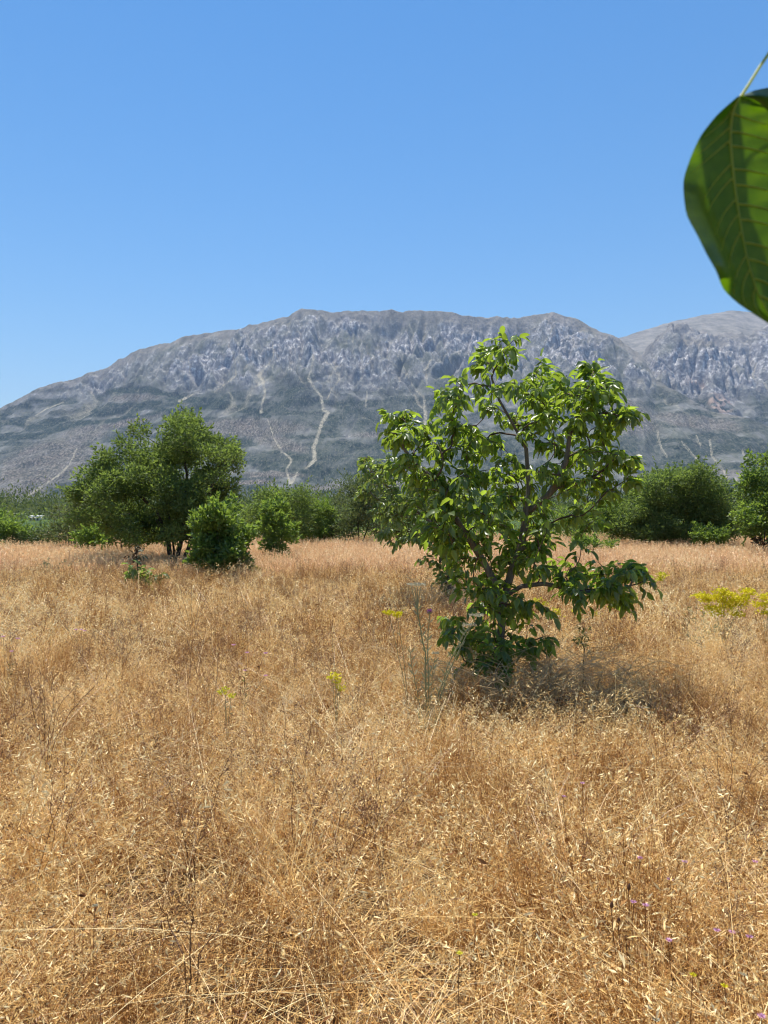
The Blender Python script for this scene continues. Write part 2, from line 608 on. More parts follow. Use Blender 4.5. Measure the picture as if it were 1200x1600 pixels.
    for b in [(470, 620, 52, 30, 10), (400, 640, 60, 10, 3), (345, 622, 55, 13, -8), (470, 590, 50, 7, -5), (560, 655, 50, 22, 0), (640, 640, 70, 22, 0), (490, 655, 60, 16, 0), (640, 700, 90, 25, 0), (420, 716, 60, 14, 3), (520, 735, 90, 20, 0), (560, 790, 60, 14, 0), (160, 750, 70, 40, -35), (200, 690, 70, 12, -30),
              (540, 705, 50, 22, 0), (470, 770, 90, 7, 0), (300, 780, 120, 14, 0), (30, 790, 70, 9, 0), (1010, 700, 60, 22, 5), (1050, 725, 60, 12, 0), (1120, 690, 60, 10, 5), (1150, 770, 80, 14, 0), (1180, 665, 40, 9, 0), (900, 700, 80, 20, 0), (780, 700, 90, 25, 0), (1000, 755, 60, 9, 0), (880, 770, 90, 12, 0), (1250, 720, 90, 30, 0), (-120, 760, 110, 30, 0)]:
        forest = np.maximum(forest, blob(qx, qy, *b) * (.75 + .5 * nf))
    scrub = np.zeros_like(py)
    for b in [(70, 725, 95, 42, -18), (130, 680, 45, 16, -10), (20, 765, 60, 20, 0), (390, 668, 100, 17, 0), (430, 690, 60, 12, 15), (600, 680, 60, 6, 0), (580, 762, 60, 6, 0), (430, 742, 60, 5, 0), (520, 762, 50, 5, 0), (640, 752, 80, 8, 0), (400, 752, 40, 4, 0), (1020, 745, 50, 8, 0), (1090, 660, 80, 12, 8), (1150, 740, 70, 8, 5), (200, 660, 70, 6, -12), (210, 622, 50, 6, -4), (980, 650, 60, 30, 20), (-120, 710, 80, 30, 0)]:
        scrub = np.maximum(scrub, blob(qx, qy, *b) * (.8 + .6 * nf))
    forest = np.clip(forest * (1 - .85 * scrub), 0, 1)
    scree = np.zeros_like(py)
    global SW
    SW = .72
    sx, sy = PX + 1.6 * fbm(X / 60, z / 30, 3, 71), py + 1.0 * fbm(X / 60, z / 30, 3, 72)
    for pts, w in [([(488, 543), (489, 560), (485, 578), (482, 592), (490, 605), (502, 620), (505, 640), (512, 645)], [1.2, 2.2, 1.5, 3, 2.2, 2.4, 4, 4.5]),
                   ([(512, 645), (503, 660), (497, 680), (490, 700), (492, 718), (478, 732)], [5, 4, 3.5, 4.5, 5, 2]),
                   ([(425, 532), (428, 555), (415, 575), (405, 586), (411, 596), (414, 615), (409, 632), (408, 645)], [1, 1.4, 1.6, 5, 4, 2.8, 2.6, 3]),
                   ([(364, 548), (368, 570), (368, 588), (352, 600), (335, 612)], [2.5, 1.8, 1.6, 1.8, 1.2]), ([(310, 612), (280, 627)], [2, 3]), ([(295, 560), (298, 590), (294, 612)], 1),
                   ([(520, 563), (528, 578), (531, 593), (520, 605), (512, 622)], 1.4), ([(418, 655), (428, 685), (440, 705), (456, 718), (447, 735), (453, 755)], [1, 1.5, 2, 2.2, 2.2, 2.5]), ([(455, 755), (465, 738)], [4, 1.5]),
                   ([(574, 610), (571, 636)], 1.6), ([(612, 565), (635, 585), (650, 610), (662, 620), (665, 650), (661, 690)], [1, 2, 1.6, 2, 4.5, 2.5]), ([(640, 508), (646, 525)], [3, 2]), ([(672, 512), (660, 532)], 2),
                   ([(645, 533), (655, 555)], 1.3), ([(673, 562), (665, 578), (667, 600)], 1.8), ([(718, 545), (706, 575)], 1.2), ([(586, 555), (566, 580)], 1.3), ([(776, 590), (774, 625), (772, 660)], [1, 2, 2]),
                   ([(867, 508), (852, 533)], 1.6), ([(895, 530), (900, 545)], 1.5), ([(1027, 675), (1033, 700), (1042, 713)], 1.5), ([(1065, 690), (1085, 713), (1100, 732), (1123, 751)], [1, 1.6, 1.5, 2]),
                   ([(1109, 688), (1112, 712), (1130, 735), (1138, 752)], [2, 1.5, 1.5, 1.5]), ([(1160, 705), (1170, 725), (1178, 745)], 1.5), ([(1088, 680), (1095, 697)], 1.2), ([(1148, 747), (1158, 757)], 1.5),
                   ([(1182, 565), (1176, 590)], 1.6), ([(120, 700), (108, 727), (92, 742), (70, 757), (48, 772), (30, 785)], [1, 1.6, 2.4, 2.5, 1.6, 1.2]), ([(55, 650), (70, 640), (100, 628)], 1.3), ([(620, 555), (640, 590)], .8), ([(905, 600), (912, 640)], .8)]:
        scree = np.maximum(scree, stroke(sx, sy, pts, w))
    rake = ridged((X + wx) / 34, z / 260, 2, 91)
    rk = sstep(.90, 1.0, rake) * (fbm(X / 200, z / 200, 2, 92) > .05)
    rk *= np.maximum(blob(PX, py, 1060, 665, 110, 32, 15), np.maximum(blob(PX, py, 985, 625, 30, 30, 0), .6 * blob(PX, py, 270, 590, 60, 20, 30)))
    scree = np.maximum(scree, rk * .8)
    rk2 = sstep(.80, .98, ridged((X + wx * .6) / 60, z / 420 + Y / 2000, 3, 191)) * sstep(620, 560, py) * (fbm(X / 300, z / 300, 2, 192) > -.1)
    scree = np.maximum(scree, rk2 * .6 * (1 - is2))
    chs = sstep(.80, .97, ch) * sstep(700, 640, py) * sstep(478, 520, py) * np.clip(.15 + 1.6 * fbm(X / 420, Y / 500, 2, 131), 0, 1)
    scree = np.maximum(scree, chs * .95 * (1 - is2))
    pink = np.maximum(blob(sx, sy, 1125, 630, 22, 14, 30) * (fbm(X / 50, z / 50, 2, 95) > .0), .8 * blob(sx, sy, 1085, 600, 20, 8, 20) * (fbm(X / 50, z / 50, 2, 96) > .1))
    # grassy summit ridge and saddles
    top = np.where(is2, 1.0, np.where(is3, sstep(6000, 6350, Y) * sstep(-.3, .2, nf + .3), sstep(.93, .985, s + .035 * nf)))
    top = np.maximum(top, blob(qx, qy, 565, 497, 22, 8, 10) + blob(qx, qy, 1090, 535, 50, 7, 5))
    me = mesh_np('mountain_range', V, [grid_faces(len(Ys), NC)], True,
                 {'forest': forest, 'scrub': np.clip(scrub, 0, 1), 'scree': scree, 'pink': pink, 'top': np.clip(top, 0, 1), 'up': np.maximum(up, is3) * (.12 + .88 * rocky)})
    m, nt, out = new_mat('mountain_rock')
    geo = nt.nodes.new('ShaderNodeNewGeometry')
    pos = geo.outputs['Position']
    mp = nt.nodes.new('ShaderNodeMapping')
    mp.inputs['Scale'].default_value = (1, .3, .55)
    nt.links.new(pos, mp.inputs[0])
    nA = noise_tex(nt, mp.outputs[0], .012, 6, .68)
    nB = noise_tex(nt, mp.outputs[0], .045, 5, .7)
    nC = noise_tex(nt, mp.outputs[0], .11, 4, .7)
    rock = ramp(nt, nB, [(.3, (.13, .125, .135)), (.45, (.25, .24, .245)), (.55, (.42, .405, .40)), (.63, (.80, .77, .74))])
    grassy = ramp(nt, nA, [(.35, (.125, .135, .10)), (.6, (.235, .23, .185))])
    up_a = attr(nt, 'up')
    rockf = mathn(nt, 'MULTIPLY_ADD', up_a, .75, mathn(nt, 'MULTIPLY_ADD', mathn(nt, 'SUBTRACT', nA, .5), 2.4, .18), clamp=True)
    base = mixc(nt, rockf, grassy, rock)
    topc = ramp(nt, nA, [(.35, (.17, .155, .125)), (.65, (.33, .295, .245))])
    tf = mathn(nt, 'MULTIPLY', attr(nt, 'top'), mathn(nt, 'MULTIPLY_ADD', nB, 2.0, -.25, clamp=True), clamp=True)
    base = mixc(nt, tf, base, topc)
    scrubc = ramp(nt, nC, [(.38, (.035, .04, .028)), (.5, (.15, .12, .095)), (.6, (.34, .29, .24))])
    base = mixc(nt, mathn(nt, 'MULTIPLY', attr(nt, 'scrub'), .9, clamp=True), base, scrubc)
    forc = ramp(nt, nC, [(.35, (.008, .020, .012)), (.52, (.024, .042, .024)), (.62, (.13, .13, .09))])
    ff = mathn(nt, 'MULTIPLY_ADD', mathn(nt, 'SUBTRACT', nB, .5), 1.6, attr(nt, 'forest'), clamp=True)
    ff = mathn(nt, 'MULTIPLY', ff, mathn(nt, 'GREATER_THAN', attr(nt, 'forest'), .02))
    ff = mathn(nt, 'SMOOTHSTEP' if False else 'MULTIPLY', ff, 1.0)
    base = mixc(nt, ff, base, forc)
    screec = ramp(nt, nB, [(.3, (.36, .31, .22)), (.6, (.56, .50, .37))])
    base = mixc(nt, mathn(nt, 'MULTIPLY', attr(nt, 'scree'), mathn(nt, 'MULTIPLY_ADD', nC, 2.6, -.62, clamp=True), clamp=True), base, screec)
    base = mixc(nt, mathn(nt, 'MULTIPLY', attr(nt, 'pink'), .8, clamp=True), base, (.58, .42, .33))
    p = nt.nodes.new('ShaderNodeBsdfPrincipled')
    nt.links.new(base, p.inputs['Base Color'])
    p.inputs['Roughness'].default_value = 1.0
    p.inputs['Specular IOR Level'].default_value = .05
    b = nt.nodes.new('ShaderNodeBump')
    b.inputs['Strength'].default_value = 1.0
    b.inputs['Distance'].default_value = 20
    nt.links.new(mathn(nt, 'MULTIPLY_ADD', nC, .45, nB), b.inputs['Height'])
    nt.links.new(b.outputs[0], p.inputs['Normal'])
    nt.links.new(p.outputs[0], out.inputs['Surface'])
    o = link('mountains', me, m)
    tag(o, 'long grey limestone mountain ridge with dark forest bands and pale scree gullies', kind='structure')


build_mountain()


# ------------------------------------------------------------------ haze
def build_haze():
    x0, x1, y0, y1, z0, z1 = -15000, 15000, -3000, 17500, -14.5, 2900
    v = [(x, y, z) for z in (z0, z1) for y in (y0, y1) for x in (x0, x1)]
    f = [(0, 1, 3, 2), (4, 6, 7, 5), (0, 4, 5, 1), (2, 3, 7, 6), (0, 2, 6, 4), (1, 5, 7, 3)]
    me = mesh_np("haze", v, [np.array(f)[:, ::-1]])
    m, nt, out = new_mat('haze_air')
    pv = nt.nodes.new('ShaderNodeVolumePrincipled')
    pv.inputs['Color'].default_value = (.46, .64, 1.0, 1)
    pv.inputs['Density'].default_value = 3.9e-5
    pv.inputs['Anisotropy'].default_value = .1
    nt.links.new(pv.outputs[0], out.inputs['Volume'])
    o = link('haze', me, m)
    tag(o, 'pale blue summer haze filling the valley air', kind='stuff')


build_haze()
#VEG

# ------------------------------------------------------------------ dry grass (nobody could count it)
def disc(n, R):
    a = rng.uniform(0, 2 * np.pi, n)
    r = R * np.sqrt(rng.uniform(0, 1, n))
    return np.stack([np.cos(a) * r, np.sin(a) * r, np.zeros(n)], 1)


def rdir(n, zlo=-.4, zhi=1.0):
    a = rng.uniform(0, 2 * np.pi, n)
    z = rng.uniform(zlo, zhi, n)
    r = np.sqrt(np.maximum(0, 1 - z * z))
    return np.stack([np.cos(a) * r, np.sin(a) * r, z], 1)


def tints(n, c=.5, s=.25):
    return np.clip(rng.normal(c, s, n), 0, 1)


def spikes(mb, tips, k, L, W, c=.7, drop=.08, zlo=-.1):
    """k little flakes hanging round each stem end"""
    n = len(tips)
    b = np.repeat(tips, k, 0)
    b = b - np.stack([np.zeros(n * k), np.zeros(n * k), rng.uniform(0, drop, n * k)], 1) + rng.normal(size=(n * k, 3)) * .006
    mb.flakes(b, rdir(n * k, zlo, 1), L * rng.uniform(.6, 1.3, n * k), W, tints(n * k, c, .2))


def clump(kind, k=1.0, w=1.0):
    """k scales blade count, w widths"""
    mb = MB()
    I = lambda n: max(4, int(n * k))

    def litter(n, R_, zmax, c=.7, sd=.35, zl=-.35, zh=.5, L=(.014, .042), W=.0054):
        n = I(n)
        b = disc(n, R_)
        b[:, 2] = rng.uniform(0, 1, n) ** 1.4 * zmax
        mb.flakes(b, rdir(n, zl, zh), rng.uniform(L[0], L[1], n), W * w * rng.uniform(.5, 1.3, n), tints(n, c, sd))
    if kind == 0:      # trampled litter close to the soil
        litter(150, .24, .07, .65, .38)
        n = I(45)
        mb.blades(disc(n, .22), rng.uniform(.05, .16, n), rng.uniform(.3, 1.6, n), rng.uniform(0, 6.3, n), .0034 * w, .8, 3, tints(n, .6, .3))
    elif kind == 1:    # brome tuft with drooping spikelets
        n = I(30)
        t = mb.blades(disc(n, .06), rng.uniform(.14, .38, n), rng.uniform(.2, 1.1, n), rng.uniform(0, 6.3, n), .0030 * w, .9, 4, tints(n, .3, .2))
        spikes(mb, t, 7, .023, .0056 * w, .88, .05, -1.0)
        litter(30, .10, .12, .5)
    elif kind == 2:    # lodged, criss-crossing stems
        n = I(26)
        mb.blades(disc(n, .16), rng.uniform(.10, .28, n), rng.uniform(1.0, 2.6, n), rng.uniform(0, 6.3, n), .0034 * w, 1.0, 4, tints(n, .7, .3))
        litter(80, .18, .18, .75, .35)
    elif kind == 3:    # reddish fine panicles
        n = I(42)
        t = mb.blades(disc(n, .08), rng.uniform(.2, .44, n), rng.uniform(.02, .4, n), rng.uniform(0, 6.3, n), .0024 * w, .3, 3, tints(n, .15, .12))
        spikes(mb, t, 8, .013, .0046 * w, .38, .13, .2)
        litter(25, .10, .12, .4)
    elif kind == 4:    # pale oat-like tuft
        n = I(24)
        t = mb.blades(disc(n, .07), rng.uniform(.22, .48, n), rng.uniform(.1, .6, n), rng.uniform(0, 6.3, n), .0030 * w, .9, 4, tints(n, .7, .2))
        spikes(mb, t, 5, .026, .0056 * w, .95, .08, -1.0)
        n = I(40)
        mb.blades(disc(n, .09), rng.uniform(.06, .2, n), rng.uniform(.3, 1.2, n), rng.uniform(0, 6.3, n), .0036 * w, .8, 3, tints(n, .7, .3))
    elif kind == 5:    # withered broad-leaved weed, dark and curly
        litter(46, .09, .30, .18, .16, -.3, .9, (.02, .05), .010)
        litter(16, .09, .30, .8, .2, -.3, .9, (.015, .03), .008)
        n = I(9)
        mb.blades(disc(n, .03), rng.uniform(.2, .42, n), rng.uniform(.05, .5, n), rng.uniform(0, 6.3, n), .0036 * w, .3, 4, tints(n, .1, .1))
    elif kind == 6:    # dense upright sward for the distance
        n = I(90)
        t = mb.blades(disc(n, .24), rng.uniform(.2, .44, n), rng.uniform(.05, .5, n), rng.uniform(0, 6.3, n), .0026 * w, .5, 3, tints(n, .5, .25))
        spikes(mb, t, 5, .022, .0055 * w, .75, .09)
        litter(60, .26, .2, .6)
    return mb


def weed_stem(mb, h, r, tint, kids=7, lean=.15, heads=True, spread=.75):
    az = rng.uniform(0, 6.3)
    t = np.linspace(0, 1, 7)
    x = lean * h * t ** 1.6
    p = np.stack([np.cos(az) * x, np.sin(az) * x, h * t], 1)
    p[1:-1, :2] += rng.normal(size=(5, 2)) * h * .018
    mb.tube(p, np.linspace(r, r * .45, 7), 3, tint)
    tips = [p[-1]]
    for i in range(kids):
        u = rng.uniform(.2, .95)
        b = np.array([np.interp(u, t, p[:, k]) for k in range(3)])
        a2 = rng.uniform(0, 6.3)
        L = h * rng.uniform(.2, .5) * (1.15 - u)
        el = rng.uniform(.35, 1.0) * (1 if spread < 1 else .5)
        q = np.linspace(0, 1, 5)
        d = np.stack([np.cos(a2) * q * L * spread, np.sin(a2) * q * L * spread, L * el * q ** 1.3], 1) + b
        d[1:] += rng.normal(size=(4, 3)) * L * .04
        mb.tube(d, np.linspace(r * .55, r * .3, 5), 3, tint + .1)
        tips.append(d[-1])
        for j in range(3):
            uu = rng.integers(1, 4)
            a3 = rng.uniform(0, 6.3)
            l3 = L * rng.uniform(.2, .5)
            e = np.stack([d[uu], d[uu] + [np.cos(a3) * l3 * .7, np.sin(a3) * l3 * .7, l3 * .6]])
            mb.tube(e, [r * .35, r * .25], 3, tint + .2)
            tips.append(e[-1])
    tips = np.array(tips)
    if heads:
        spikes(mb, tips, 3, .010, .006, .55, .006)
    return tips


def scatter(name, variants, pts, rot, scl, idx, label, hide=()):
    """geometry-nodes instancer: variants = list of (mesh, material); one stuff object"""
    coll = bpy.data.collections.new(name + '_sources')
    for i, (me, mt) in enumerate(variants):
        if not me.materials:
            me.materials.append(mt)
        o = bpy.data.objects.new('%s_source_%02d' % (name, i), me)
        coll.objects.link(o)
    n = len(pts)
    me = bpy.data.meshes.new(name)
    me.vertices.add(n)
    me.vertices.foreach_set('co', np.asarray(pts, np.float32).ravel())
    a = me.attributes.new('rot', 'FLOAT_VECTOR', 'POINT')
    a.data.foreach_set('vector', np.asarray(rot, np.float32).ravel())
    a = me.attributes.new('scl', 'FLOAT', 'POINT')
    a.data.foreach_set('value', np.asarray(scl, np.float32))
    a = me.attributes.new('idx', 'INT', 'POINT')
    a.data.foreach_set('value', np.asarray(idx, np.int32))
    ob = bpy.data.objects.new(name, me)
    COL.objects.link(ob)
    ng = bpy.data.node_groups.new(name + '_nodes', 'GeometryNodeTree')
    ng.interface.new_socket('Geometry', in_out='INPUT', socket_type='NodeSocketGeometry')
    ng.interface.new_socket('Geometry', in_out='OUTPUT', socket_type='NodeSocketGeometry')
    gi = ng.nodes.new('NodeGroupInput')
    go = ng.nodes.new('NodeGroupOutput')
    ci = ng.nodes.new('GeometryNodeCollectionInfo')
    ci.inputs['Collection'].default_value = coll
    ci.inputs['Separate Children'].default_value = True
    ci.inputs['Reset Children'].default_value = True
    ip = ng.nodes.new('GeometryNodeInstanceOnPoints')
    ip.inputs['Pick Instance'].default_value = True

    def na(nm, typ):
        q = ng.nodes.new('GeometryNodeInputNamedAttribute')
        q.data_type = typ
        q.inputs['Name'].default_value = nm
        return q.outputs['Attribute']
    ng.links.new(gi.outputs[0], ip.inputs['Points'])
    ng.links.new(ci.outputs[0], ip.inputs['Instance'])
    ng.links.new(na('idx', 'INT'), ip.inputs['Instance Index'])
    ng.links.new(na('rot', 'FLOAT_VECTOR'), ip.inputs['Rotation'])
    ng.links.new(na('scl', 'FLOAT'), ip.inputs['Scale'])
    ng.links.new(ip.outputs[0], go.inputs[0])
    md = ob.modifiers.new('scatter', 'NODES')
    md.node_group = ng
    tag(ob, label, kind='stuff')
    return ob


def strew(y0, y1, dens, mx=.62, extra=2.2):
    n = int(dens * (y1 - y0) * 2 * (mx * .5 * (abs(y0) + abs(y1)) + extra))
    Y = np.sqrt(rng.uniform(0, 1, n * 2) * (max(y1, 0) ** 2 - max(y0, 0) ** 2) + max(y0, 0) ** 2) if y0 >= 2 else rng.uniform(y0, y1, n * 2)
    Y = Y[:n]
    X = rng.uniform(-1, 1, n) * (mx * np.abs(Y) + extra)
    return np.stack([X, Y, np.full(n, .0)], 1)


def make_grass():
    kinds = [0, 0, 1, 1, 1, 2, 2, 3, 3, 4, 4, 5, 5]
    near = [(clump(k).mesh('grass_tuft_%02d' % v), M['straw']) for v, k in enumerate(kinds)]
    by = {k: [i for i, q in enumerate(kinds) if q == k] for k in range(6)}

    def pick(Pn, thin):
        n = len(Pn)
        x, y = Pn[:, 0], Pn[:, 1]
        pn = fbm(x / 1.3, y / 1.3, 3, 201)
        pr = fbm(x / 1.1 + 50, y / 1.1, 3, 203)
        po = fbm(x / .9 + 20, y / .9, 3, 205)
        u = rng.uniform(0, 1, n)
        kd = np.where(u < .30, 1, np.where(u < .62, 2, np.where(u < .78, 4, np.where(u < .93, 3, 5))))
        kd = np.where((pr > .18) & (u > .35), 3, kd)
        kd = np.where((po > .22) & (u < .5), 1, kd)
        kd = np.where((pn < -.3) & (u > .6), 5, kd)
        idx = np.array([by[k][int(rng.integers(0, len(by[k])))] for k in kd])
        keep = rng.uniform(0, 1, n) < np.clip(.62 + 1.5 * fbm(x / .32, y / .32, 2, 207) + .5 * pn, .12, 1) if thin else np.ones(n, bool)
        hollow = np.hypot((x - 1.28) / .95, (y - 6.0) / .55) < 1 + .3 * fbm(x / .3, y / .3, 2, 211)
        keep &= ~(hollow & (rng.uniform(0, 1, n) < .8))
        scl = rng.uniform(.65, 1.2, n) * (1 + .35 * pn + .25 * fbm(x / .5, y / .5, 2, 209))
        return idx, scl, keep
    P0 = strew(.9, 7.5, 15)
    n = len(P0)
    rot = np.stack([rng.normal(size=n) * .06, rng.normal(size=n) * .06, rng.uniform(0, 6.3, n)], 1)
    scatter('dry_grass', [near[0], near[1]], P0, rot, rng.uniform(.8, 1.3, n), rng.integers(0, 2, n), 'flattened pale straw litter lying between the foreground tufts')
    P1 = strew(.9, 7.5, 95)
    idx, scl, keep = pick(P1, True)
    P1, idx, scl = P1[keep], idx[keep], scl[keep]
    n = len(P1)
    rot = np.stack([rng.normal(size=n) * .2, rng.normal(size=n) * .2, rng.uniform(0, 6.3, n)], 1)
    scatter('dry_grass', near, P1, rot, scl, idx, 'tangled golden dry meadow grass tufts with pale seed heads across the foreground')
    mid = [(clump(k, .62, 1.7).mesh('grass_tuft_mid_%02d' % v), M['straw']) for v, k in enumerate(kinds)]
    P2 = strew(7.2, 17, 42)
    idx, scl, keep = pick(P2, True)
    P2, idx, scl = P2[keep], idx[keep], scl[keep] * 1.1
    n = len(P2)
    rot = np.stack([rng.normal(size=n) * .12, rng.normal(size=n) * .12, rng.uniform(0, 6.3, n)], 1)
    scatter('dry_grass', mid, P2, rot, scl, idx, 'rusty gold dry grass with seed heads in the middle of the meadow')
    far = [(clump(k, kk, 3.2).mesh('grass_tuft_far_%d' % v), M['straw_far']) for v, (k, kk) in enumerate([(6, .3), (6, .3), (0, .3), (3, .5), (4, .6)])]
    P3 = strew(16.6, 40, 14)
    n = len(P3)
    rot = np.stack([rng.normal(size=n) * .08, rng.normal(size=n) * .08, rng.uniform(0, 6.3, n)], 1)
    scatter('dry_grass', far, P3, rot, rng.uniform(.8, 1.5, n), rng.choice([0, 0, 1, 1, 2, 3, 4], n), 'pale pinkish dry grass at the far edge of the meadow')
    # taller brittle weeds between the grass
    wv = []
    for i in range(6):
        mb = MB()
        for s in range(3):
            o = rng.normal(size=3) * .02
            m2 = MB()
            weed_stem(m2, rng.uniform(.35, .68), rng.uniform(.0013, .0022), rng.uniform(.0, .6), 7, rng.uniform(.05, .5), True, .8)
            for v in m2.V:
                v += np.array([o[0], o[1], 0])
            mb.add(np.concatenate(m2.V), np.concatenate(m2.Q), np.concatenate(m2.T), np.concatenate(m2.A))
        wv.append((mb.mesh('weed_%d' % i), M['weed']))
    for i in range(4):     # long pale arching stalks lying across the grass
        mb = MB()
        for s in range(5):
            az = rng.uniform(0, 6.3)
            L = rng.uniform(.25, .6)
            t = np.linspace(0, 1, 8)
            hh = rng.uniform(.2, .4)
            p = np.stack([np.cos(az) * L * t, np.sin(az) * L * t, hh * np.sin(t * rng.uniform(1.3, 2.4)) + .04], 1)
            p[:, :2] += np.cumsum(np.cumsum(rng.normal(size=(8, 2)) * .009, 0), 0)
            mb.tube(p, np.linspace(.0011, .0006, 8), 3, rng.uniform(.0, .5))
            for j in range(4):
                k = rng.integers(2, 7)
                a2 = az + rng.choice([-1, 1]) * rng.uniform(.4, 1.1)
                l2 = rng.uniform(.06, .2)
                e = np.stack([p[k], p[k] + [np.cos(a2) * l2 * .5, np.sin(a2) * l2 * .5, l2 * .35], p[k] + [np.cos(a2) * l2, np.sin(a2) * l2, l2 * .5]])
                mb.tube(e, [.001, .0008, .0006], 3, rng.uniform(.4, .9))
        wv.append((mb.mesh('stalk_%d' % i), M['palestem']))
    a = strew(2.2, 8, 4.2)
    b = strew(8, 18, 3.0)
    Pw = np.concatenate([a, b])
    n = len(Pw)
    pn = fbm(Pw[:, 0] / 1.8 + 9, Pw[:, 1] / 1.8, 2, 301)
    idx = np.where((pn > 0) | (rng.uniform(0, 1, n) > .6), rng.integers(0, 6, n), rng.integers(6, 10, n))
    rot = np.stack([rng.normal(size=n) * .1, rng.normal(size=n) * .1, rng.uniform(0, 6.3, n)], 1)
    scatter('dry_weeds', wv, Pw, rot, rng.uniform(.7, 1.15, n), idx, 'thin branching brown weed stems standing in the dry grass')


make_grass()


# ------------------------------------------------------------------ trees
def grow(trunks, tips, r_tip, power=.5, pull=.6, seg=5, rmax=.05, sag=.0):
    """trunks: list of point lists (world). Returns chains [(pts, radii)] for trunks and branches."""
    nodes, parent = [], []
    tr_ids = []
    for tl in trunks:
        tl = [np.asarray(p, float) for p in tl]
        ids = []
        if nodes:
            A = np.array(nodes)
            j = int(np.argmin(np.linalg.norm(A - tl[0], axis=1)))
            prev = j if np.linalg.norm(A[j] - tl[0]) < .25 else -1
        else:
            prev = -1
        dens = []
        for a, b in zip(tl[:-1], tl[1:]):
            k = 3
            for q in range(k):
                dens.append(a + (b - a) * q / k)
        dens.append(tl[-1])
        for p in dens:
            nodes.append(p)
            parent.append(prev)
            prev = len(nodes) - 1
            ids.append(prev)
        tr_ids.append(ids)
    ntr = len(nodes)
    base = np.array(nodes)
    order = np.argsort([np.min(np.linalg.norm(base - t, axis=1)) for t in tips])
    tipnodes = []
    chains = []
    arr = list(nodes)
    for o in order:
        t = tips[o]
        A = np.array(arr)
        d = A - t
        cost = np.linalg.norm(d, axis=1) + pull * np.maximum(0, A[:, 2] - t[2] + .05) * 2
        j = int(np.argmin(cost))
        p0 = A[j]
        L = np.linalg.norm(t - p0)
        pj = parent[j]
        dirp = (p0 - arr[pj]) if pj >= 0 else np.array([0, 0, 1.])
        dirp = dirp / (np.linalg.norm(dirp) + 1e-9)
        mid = p0 + dirp * L * .35 + (t - p0) * .25 + np.array([0, 0, -sag * L])
        k = max(2, min(seg, int(L / .12) + 2))
        prev = j
        ids = [j]
        for q in range(1, k + 1):
            u = q / k
            p = (1 - u) ** 2 * p0 + 2 * u * (1 - u) * mid + u * u * t
            if q < k:
                p = p + rng.normal(size=3) * L * .02
            arr.append(p)
            parent.append(prev)
            prev = len(arr) - 1
            ids.append(prev)
        tipnodes.append(prev)
        chains.append(ids)
    cnt = np.zeros(len(arr))
    for t in tipnodes:
        j = t
        while j >= 0:
            cnt[j] += 1
            j = parent[j]
    cnt = np.maximum(cnt, 1)
    R = np.minimum(r_tip * cnt ** power, rmax)
    A = np.array(arr)
    out_t = []
    for ids in tr_ids:
        pid = parent[ids[0]]
        ii = ([pid] if pid >= 0 else []) + ids
        rr = R[ii].copy()
        if pid >= 0:
            rr[0] = rr[1]
        out_t.append((A[ii], rr))
    out_b = []
    tipdirs = np.zeros((len(tips), 3))
    tippath = [None] * len(tips)
    for o, ids in zip(order, chains):
        rr = R[ids].copy()
        rr[0] = rr[1]
        out_b.append((A[ids], rr, cnt[ids[1]]))
        tippath[o] = A[ids]
    return out_t, out_b, tippath


def sample_blobs(blobs, Y0, halfdepth, cx_px, halfw_px, rot=0.0):
    """blobs in photo pixels at distance Y0 -> world points filling a crown of real depth"""
    pts = []
    for (bx, by, rx, ry, n) in blobs:
        a = rng.uniform(0, 2 * np.pi, n)
        r = np.sqrt(rng.uniform(0, 1, n))
        x = bx + np.cos(a) * r * rx
        y = by + np.sin(a) * r * ry
        q = np.clip(1 - ((x - cx_px) / (halfw_px * 1.05)) ** 2, .08, 1) ** .5
        dz = rng.uniform(-1, 1, n) * halfdepth * q
        for xx, yy, dd in zip(x, y, dz):
            p = P(xx, yy, Y0)
            pts.append([p[0], Y0 + dd, p[2]])
    return np.array(pts)


def walnut_leaf_mesh(i):
    r = np.random.default_rng(100 + i)
    L = 1.0
    ns = 6
    t = np.linspace(0, 1, ns)
    w = .25 * np.sin(np.pi * np.clip(t, 0, 1) ** .85) ** .8 + .0
    w[0], w[-1] = .015, .0
    fold = r.uniform(.25, .7)
    droop = r.uniform(.1, .9)
    tw = r.normal() * .35
    x = t * L * (1 - .1 * droop)
    z = -droop * .35 * t ** 2
    V = []
    for k in range(ns):
        a = tw * t[k]
        wob = .03 * math.sin(k * 2.1 + i)
        for s in (-1, 0, 1):
            yy = s * w[k] * math.cos(fold)
            zz = abs(s) * w[k] * math.sin(fold) + s * wob
            V.append([x[k], yy * math.cos(a) - zz * math.sin(a), z[k] + yy * math.sin(a) + zz * math.cos(a)])
    F_ = grid_faces(ns, 3)
    tint = [.1, .35, .6, .25, .95, .45, .2, .75, .5, .05][i]
    return np.array(V), F_, tint


WL = [walnut_leaf_mesh(i) for i in range(10)]


def basis(d, up_hint=None):
    """matrices whose x axis is d; z axis close to up"""
    n = len(d)
    d = d / (np.linalg.norm(d, axis=1, keepdims=True) + 1e-9)
    up = np.tile([0, 0, 1.], (n, 1)) if up_hint is None else up_hint
    y = np.cross(up, d)
    y /= np.linalg.norm(y, axis=1, keepdims=True) + 1e-9
    z = np.cross(d, y)
    return np.stack([d, y, z], 2)      # columns


